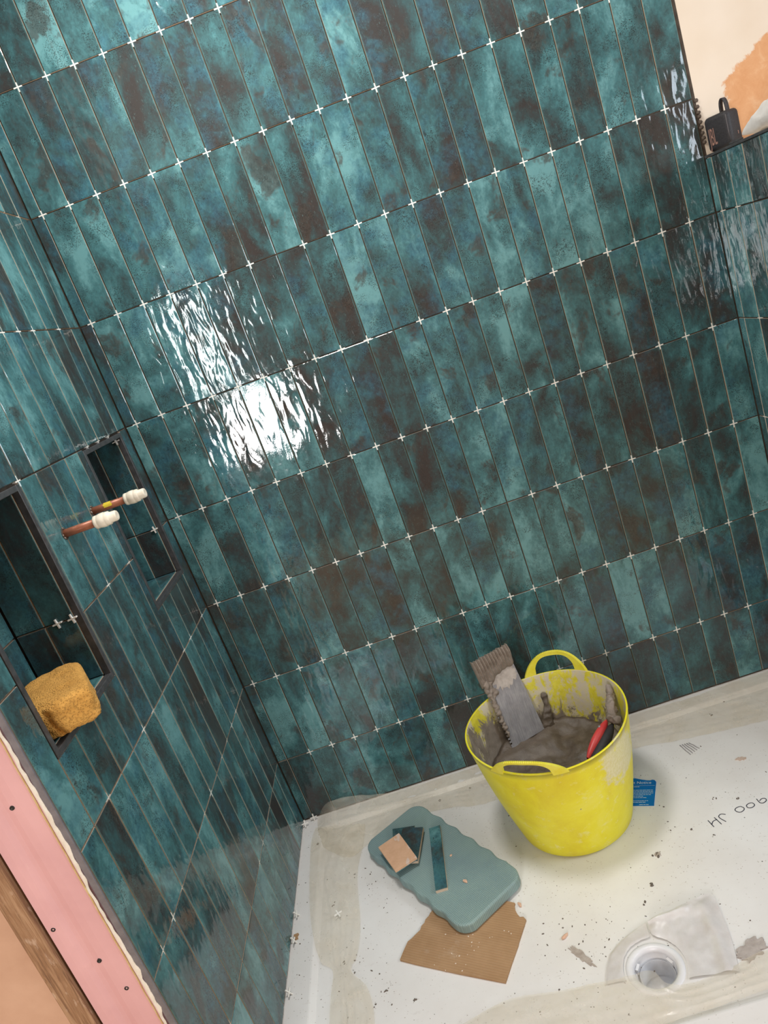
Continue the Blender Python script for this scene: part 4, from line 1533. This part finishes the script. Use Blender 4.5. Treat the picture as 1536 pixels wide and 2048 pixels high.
# ------------------------------------------------------------------ capped pipe stubs on the left wall
COPPER = mottled('copper_pipe', (0.27, 0.085, 0.045), (0.40, 0.15, 0.085), 60, 0.42, 0.1, 0.0006, metal=0.25)
CAP = mottled('cream_plastic_cap', (0.74, 0.66, 0.52), (0.82, 0.75, 0.62), 90, 0.5)
YTAPE = mottled('yellow_tape', (0.68, 0.50, 0.02), (0.76, 0.58, 0.05), 80, 0.5)


def pipe(y, z, length, label, tape):
    root = empty('pipe_stub', (XL, y, z))
    tag(root, label, 'pipe')
    RX = Matrix.Rotation(math.radians(90), 4, 'Y') @ Matrix.Rotation(0, 4, 'X')
    lathe('copper_tube', [(0.0078, -0.02), (0.0078, length)], 20, [COPPER], root, True, True, RX)
    L0 = length - 0.004
    capp = [(0.0082, L0), (0.0118, L0), (0.0124, L0 + 0.002), (0.0124, L0 + 0.0055), (0.0117, L0 + 0.0065), (0.0126, L0 + 0.008), (0.0136, L0 + 0.014), (0.0136, L0 + 0.020), (0.0126, L0 + 0.0212), (0.0128, L0 + 0.0222),
            (0.0126, L0 + 0.0285), (0.0116, L0 + 0.0295), (0.0100, L0 + 0.031), (0.0098, L0 + 0.041), (0.0086, L0 + 0.0435), (0.0070, L0 + 0.0438), (0.0001, L0 + 0.0425)]
    cp = lathe('push_fit_cap', capp, 28, [CAP], root, True, False, RX)
    # rough hole cut in the tile round the pipe
    M_ = Matrix.Rotation(math.radians(90), 4, 'Y')
    lathe('hole_collar', [(0.0085, 0.0012), (0.0112, 0.0010), (0.0122, 0.0002)], 18, [ADHESIVE_DARK], root, True, False, M_)
    bm = bmesh.new()
    for k in range(7):
        a = random.uniform(0, 6.28)
        bmesh.ops.create_icosphere(bm, subdivisions=1, radius=random.uniform(.0012, .0026), matrix=Matrix.Translation((0.001, 0.0105 * math.cos(a), 0.0105 * math.sin(a))))
    g = bm_obj('grout_crumbs', bm, [ADH_LIGHT], root, True)
    g['kind'] = 'stuff'
    if tape:
        v, f = [], []
        for i in range(9):
            a = math.radians(-5 + 150 * i / 8)
            w0 = 0.027 + 0.0015 * math.sin(i * 2.1)
            w1 = 0.044 + 0.002 * math.sin(i * 1.3)
            for xx in (w0, w1):
                v.append((xx, -0.0081 * math.cos(a), 0.0081 * math.sin(a)))
        for i in range(8):
            f.append((2 * i, 2 * i + 1, 2 * i + 3, 2 * i + 2))
        mesh('yellow_tape', v, f, [YTAPE], root, True)
    return root


pipe(-0.526, 1.1225, 0.065, 'capped copper pipe stub without tape, nearer the niche holding the sponge', False)
pipe(-0.377, 1.1245, 0.076, 'capped copper pipe stub with a scrap of yellow tape', True)

# ------------------------------------------------------------------ sponge in the nearer niche
t = NT('sponge_foam')
co = t.coord()
pv = t.n('ShaderNodeTexVoronoi')
pv.inputs['Scale'].default_value = 330
t.l(co, pv.inputs['Vector'])
t.set(t.mix(t.ramp(t.noise(co, 30, 5, 0.65), [(0.3, (0.3, 0.3, 0.3)), (0.7, (0.9, 0.9, 0.9))]), (0.50, 0.235, 0.040), (0.68, 0.36, 0.085)), 0.95)
hh = t.math('ADD', t.ramp(pv.outputs['Distance'], [(0.1, (0, 0, 0)), (0.5, (1, 1, 1))]), t.math('MULTIPLY', t.noise(co, 60, 5, 0.7), 1.5))
t.bump(hh, 0.7, 0.003)
SPONGE = t.m
bm = bmesh.new()
sd = Vector((0.105, -0.19, 0)).normalized()
sp_ = Vector((-sd.y, sd.x, 0))
if sp_.x < 0:
    sp_ = -sp_
bmesh.ops.create_cube(bm, size=1.0)
bmesh.ops.subdivide_edges(bm, edges=bm.edges[:], cuts=22, use_grid_fill=True)
for vv in bm.verts:
    p = vv.co * 2
    q = Vector((p.x / (1 + 0.18 * (abs(p.y) ** 6 + abs(p.z) ** 6) / 2), p.y / (1 + 0.16 * (abs(p.x) ** 6 + abs(p.z) ** 6) / 2), p.z / (1 + 0.22 * (abs(p.y) ** 6 + abs(p.x) ** 6) / 2)))
    c = Vector((q.x * 0.090, q.y * 0.049, q.z * 0.031))
    rough_ = 1.0 if p.x > 0.9 else 0.45
    nz = noise.fractal(c * 45, 0.8, 2.0, 4)
    c += Vector(p).normalized() * nz * 0.0055 * rough_
    if p.x > 0.5:                                 # torn front end: a bite and a crack
        c.x -= 0.016 * max(0, -p.y - 0.15) * (p.x - 0.5) * 2
        c.x -= 0.006 * math.exp(-((p.y + 0.45 + 0.2 * p.z) / 0.10) ** 2) * (p.x - 0.5) * 2
        c.x += 0.004 * p.z
    vv.co = c
sponge = bm_obj('sponge', bm, [SPONGE], None, True)
sponge.matrix_world = frame_matrix(Vector((-0.121, -0.742, IB[2] + 0.0335)), sd, sp_ if sd.cross(sp_).z > 0 else -sp_, Z)
tag(sponge, 'worn orange-yellow grouting sponge resting in the nearer wall niche', 'sponge')

# ------------------------------------------------------------------ things on the ledge
SPK = mottled('speaker_fabric', (0.012, 0.012, 0.014), (0.030, 0.028, 0.032), 300, 0.6, 0.3, 0.0006, bscale=900)
spk = empty('portable_speaker', (1.4605, -0.036, ZLEDGE))
spk.rotation_euler = (0, 0, 0)
tag(spk, 'small black portable speaker with a strap loop standing on the ledge', 'speaker')
bpy.context.view_layer.update()
a_ = math.radians(28)
f1 = Vector((-math.cos(a_), -math.sin(a_), 0))      # logo face normal
f2 = Vector((math.sin(a_), -math.cos(a_), 0))       # plain face normal
SM = frame_matrix((1.4605, -0.036, ZLEDGE + 0.0005), f2, -f1, Z)      # local x along logo face, -y = logo face
sw, sdp, sh = 0.062, 0.044, 0.074
bm = bmesh.new()
bm_box(bm, (-sw / 2, -sdp / 2, 0), (sw / 2, sdp / 2, sh))
bm.normal_update()
bmesh.ops.bevel(bm, geom=bm.edges[:], offset=0.010, segments=5, affect='EDGES', profile=0.5, clamp_overlap=True)
o = bm_obj('speaker_body', bm, [SPK], None, True)
o.data.transform(SM)
adopt(o, spk)
seam = []
for x_, z_ in ((0.0235, 0.004), (0.0235, sh - 0.004)):
    seam.append(SM @ Vector((x_, -sdp / 2 - 0.0002, z_)))
o = tube('seam_piping', [SM @ Vector((0.026, -sdp / 2 + 0.0012, 0.006)), SM @ Vector((0.0265, -sdp / 2 + 0.0008, 0.03)), SM @ Vector((0.026, -sdp / 2 + 0.0012, sh - 0.010)), SM @ Vector((0.024, -sdp / 2 + 0.008, sh - 0.0012))], 0.0008, [mottled('seam_grey', (0.10, 0.085, 0.085), (0.14, 0.12, 0.12), 80, 0.5)])
adopt(o, spk)
LOGO = mottled('copper_print', (0.26, 0.14, 0.11), (0.33, 0.19, 0.15), 60, 0.5)
LM = SM @ Matrix.Translation((-0.0215, -sdp / 2 - 0.0004, 0.0135)) @ Matrix.Rotation(math.radians(90), 4, 'X')
adopt(text_mesh('logo_lettering', 'JBL', 0.0180, [LOGO], None, LM, 0.0004, 0.78, 2.9), spk)
SM2 = SM @ Matrix.Translation((sw / 2 + 0.0003, 0.004, 0.018))
o = box('small_badge', (0, -0.001, 0), (0.0005, 0.001, 0.007), [LOGO])
o.data.transform(SM2)
adopt(o, spk)
# strap loop
pts = []
for i in range(15):
    u_ = i / 14
    a = math.pi * u_
    pts.append((0.012 - 0.0085 * math.cos(a), 0.0, sh - 0.006 + 0.034 * math.sin(a) ** 0.6))
v, f = [], []
for i, (x_, y_, z_) in enumerate(pts):
    for wv_ in (-0.006, 0.006):
        v.append(SM @ Vector((x_, y_ + wv_, z_)))
    for wv_ in (-0.006, 0.006):
        cx_ = 0.012
        v.append(SM @ Vector((cx_ + (x_ - cx_) * 0.72, y_ + wv_, z_ - 0.0022)))
for i in range(14):
    b, c = i * 4, (i + 1) * 4
    f += [(b, b + 1, c + 1, c), (b + 2, c + 2, c + 3, b + 3), (b, c, c + 2, b + 2), (b + 1, b + 3, c + 3, c + 1)]
o = mesh('strap_loop', v, f, [mottled('strap_webbing', (0.02, 0.02, 0.022), (0.055, 0.05, 0.052), 200, 0.7)], None, True)
adopt(o, spk)
# white cloth bundle further along the ledge
bm = bmesh.new()
bmesh.ops.create_uvsphere(bm, u_segments=40, v_segments=30, radius=1)
for vv in bm.verts:
    p = vv.co.copy()
    tt = (p.x + 1) / 2                                  # 0 = narrow tip
    rad = 0.35 + 0.65 * min(1, tt * 1.3)
    x_ = p.x * 0.115
    y_ = p.y * 0.030 * rad
    z_ = p.z * 0.034 * rad
    nz = noise.fractal(Vector((x_ * 18, y_ * 40, z_ * 40)), 0.9, 2.0, 3) * 0.006
    vv.co = Vector((x_, y_ * (1 + nz * 12), max(z_ + 0.034 * rad + nz, 0.0)))
cloth = bm_obj('cloth_bundle', bm, [mottled('white_cloth', (0.70, 0.66, 0.62), (0.80, 0.77, 0.74), 30, 0.9, 0.3, 0.002, bscale=120)], None, True)
cloth.matrix_world = frame_matrix(Vector((1.462, -0.222, ZLEDGE)), -Y, X, Z)
tag(cloth, 'white cloth bundle lying on the ledge right of the speaker', 'cloth')
rod = box('dark_spacer_strip', (1.430, -0.150, ZLEDGE), (1.440, -0.105, ZLEDGE + 0.005), [TRIM], None, 0.001, 1)
tag(rod, 'short dark metal strip offcut on the ledge at the tip of the white cloth', 'metal strip')

# ------------------------------------------------------------------ loose spacers, grit, smears
LABEL_SP = [
    ('white cross spacer lying on the film at the middle of the left strip', (0.020, -0.388, 0.012), (0.15, 0.1, 0.5)),
    ('white cross spacer wedged under the left wall, uppermost of the three', (-0.0900, -0.352, 0.016), (0.3, 1.0, 0.3)),
    ('white cross spacer wedged under the left wall beside the cardboard scrap', (-0.0900, -0.430, 0.016), (-0.3, 1.0, -0.3)),
    ('white cross spacer wedged under the left wall nearest the bottom edge', (-0.0890, -0.566, 0.016), (0.2, 1.0, 0.1)),
    ('white cross spacer in the floor corner of the two tiled walls', (-0.090, -0.026, 0.018), (0.9, 0.2, 0.3)),
    ('white cross spacer at the foot of the back wall near the corner', (-0.064, -0.009, 0.018), (1.2, 0.0, 0.1)),
]
for lab, loc, rot in LABEL_SP:
    o = bpy.data.objects.new('loose_spacer', SPACER_ME)
    COL.objects.link(o)
    o.location = loc
    o.rotation_euler = rot
    o.scale = (1.05, 1.05, 0.3)
    tag(o, lab, 'tile spacer', 'loose tile spacers')
for lab, x_, yface, z_, nrm in (('white cross spacer sticking out of the joint deep in the nearer niche', -0.143, IB[1], ZJ[4], -Y), ('white cross spacer sticking out of the joint near the front of the nearer niche', -0.114, IB[1], ZJ[4], -Y),
                                ('white cross spacer sticking out of the joint in the farther niche', -0.117, IA[1], ZJ[4], -Y), ('white cross spacer at the head of the farther niche', -0.112, IA[1], IA[3] - 0.006, -Y)):
    o = bpy.data.objects.new('loose_spacer', SPACER_ME)
    COL.objects.link(o)
    o.matrix_world = frame_matrix(Vector((x_, yface + 0.004, z_)), X, Z, nrm) @ Matrix.Rotation(0.12, 4, 'Z') @ Matrix.Diagonal((0.9, 0.9, 1.1, 1))
    tag(o, lab, 'tile spacer', 'loose tile spacers')

GRIT = mottled('adhesive_grit', (0.075, 0.06, 0.05), (0.20, 0.165, 0.135), 300, 0.9)
bm = bmesh.new()


def grit(x, y, z, r):
    bmesh.ops.create_icosphere(bm, subdivisions=1, radius=1, matrix=Matrix.Translation((x, y, z)) @ Matrix.Rotation(random.uniform(0, 6.3), 4, 'Z') @ Matrix.Diagonal((r * random.uniform(0.8, 1.9), r * random.uniform(0.6, 1.1), r * 0.55, 1)))


for i in range(420):
    # denser on the left and round the drain
    c = random.random()
    if c < 0.30:
        x, y = random.uniform(-0.02, 0.24), random.uniform(-0.80, -0.24)
    elif c < 0.42:
        x, y = random.uniform(-0.095, -0.05), random.uniform(-0.85, -0.03)
    elif c < 0.60:
        x, y = random.gauss(0.57, 0.09), random.gauss(-0.66, 0.06)
    else:
        x, y = random.uniform(0.05, 1.35), random.uniform(-0.82, -0.2)
    if y < -0.84 or y > -0.02 or x < -0.097 or x > 1.36:
        continue
    if (x - BC.x) ** 2 + (y - BC.y) ** 2 < 0.15 ** 2 or (0.16 < x < 0.46 and -0.69 < y < -0.12):
        continue
    r = random.choice((0.0006, 0.0008, 0.001, 0.0013, 0.0018)) * random.uniform(0.7, 1.2)
    on_rim = x < -0.043 or y > -0.05
    grit(x, y, 0.0082 if on_rim else 0.0002, r)
for x, y, r in ((-0.05, -0.115, 0.0042), (0.0, -0.345, 0.0030), (0.033, -0.52, 0.0030), (0.773, -0.495, 0.0058), (0.732, -0.566, 0.004), (0.87, -0.455, 0.0026), (0.905, -0.49, 0.0024), (1.0, -0.41, 0.0035), (0.70, -0.60, 0.004), (0.955, -0.385, 0.003),
                (0.31, -0.09, 0.0035), (0.40, -0.08, 0.003), (1.09, -0.10, 0.0045), (1.14, -0.06, 0.005), (0.13, -0.62, 0.004), (0.19, -0.66, 0.0035), (0.24, -0.74, 0.003)):
    for k in range(4):
        grit(x + random.gauss(0, r * 0.6), y + random.gauss(0, r * 0.6), 0.0003 if not (x < -0.043 or y > -0.05) else 0.0085, r * random.uniform(0.4, 0.8))
o = bm_obj('adhesive_grit', bm, [GRIT])
tag(o, 'dark crumbs of dried adhesive scattered over the white tray', 'grit', kind='stuff')


def splat(label, x, y, rx, ry, rot, seed, mat, z=0.0, h=0.0012, spikes=0.45, n=44, name='adhesive_smear'):
    pts = []
    for i in range(n):
        a = 2 * math.pi * i / n
        k = 1 + spikes * fnoise(math.cos(a) * 2.2, math.sin(a) * 2.2, seed, 1.6) + 0.25 * fnoise(math.cos(a) * 7, math.sin(a) * 7, seed + 4)
        px_, py_ = rx * k * math.cos(a), ry * k * math.sin(a)
        pts.append((x + px_ * math.cos(rot) - py_ * math.sin(rot), y + px_ * math.sin(rot) + py_ * math.cos(rot)))
    o = prism(name, pts, z, z + h, [mat])
    tag(o, label, 'adhesive')
    return o


SMEAR = mottled('thin_dry_adhesive', (0.34, 0.28, 0.235), (0.50, 0.44, 0.39), 90, 0.9, 0.5, 0.002)
splat('thin grey adhesive streak on the tray left of the drain', 0.540, -0.675, 0.034, 0.0075, -1.0, 2.0, SMEAR, spikes=0.45)
splat('grey adhesive dab on the bare tray below the tub', 0.774, -0.494, 0.0075, 0.0055, 0.5, 5.0, SMEAR)
splat('pinkish dab of dried adhesive on the far right of the tray', 1.071, -0.292, 0.012, 0.006, -0.3, 8.0, mottled('pink_dab', (0.50, 0.36, 0.28), (0.62, 0.50, 0.43), 200, 0.9))
splat('combed grey adhesive patch stuck to the tray at the right of the drain film', 0.842, -0.765, 0.030, 0.017, 0.35, 12.0, mottled('combed_adhesive', (0.36, 0.31, 0.28), (0.50, 0.45, 0.42), 60, 0.9, 0.6, 0.003), h=0.003, spikes=0.35)
# print of a notched trowel: parallel ridges
ridge = empty('trowel_comb_mark', (0.985, -0.20, 0))
tag(ridge, 'grey combed trowel print of parallel ridges near the back of the tray', 'adhesive')
RID = mottled('comb_grey', (0.26, 0.24, 0.25), (0.38, 0.36, 0.37), 200, 0.9)
rp0, rp1, rp2, rp3 = Vector((0.966, -0.178, 0)), Vector((0.990, -0.180, 0)), Vector((1.003, -0.212, 0)), Vector((0.974, -0.224, 0))
bpy.context.view_layer.update()
for k in range(5):
    s_ = k / 4
    A_, B_ = rp0.lerp(rp1, s_), rp3.lerp(rp2, s_)
    o = tube('ridge', [A_.lerp(B_, q_) + Vector((0.0005 * math.sin(q_ * 9 + k), 0, 0.0006)) for q_ in (0, .2, .4, .6, .8, 1)], 0.0012, [RID], None, 5)
    adopt(o, ridge)
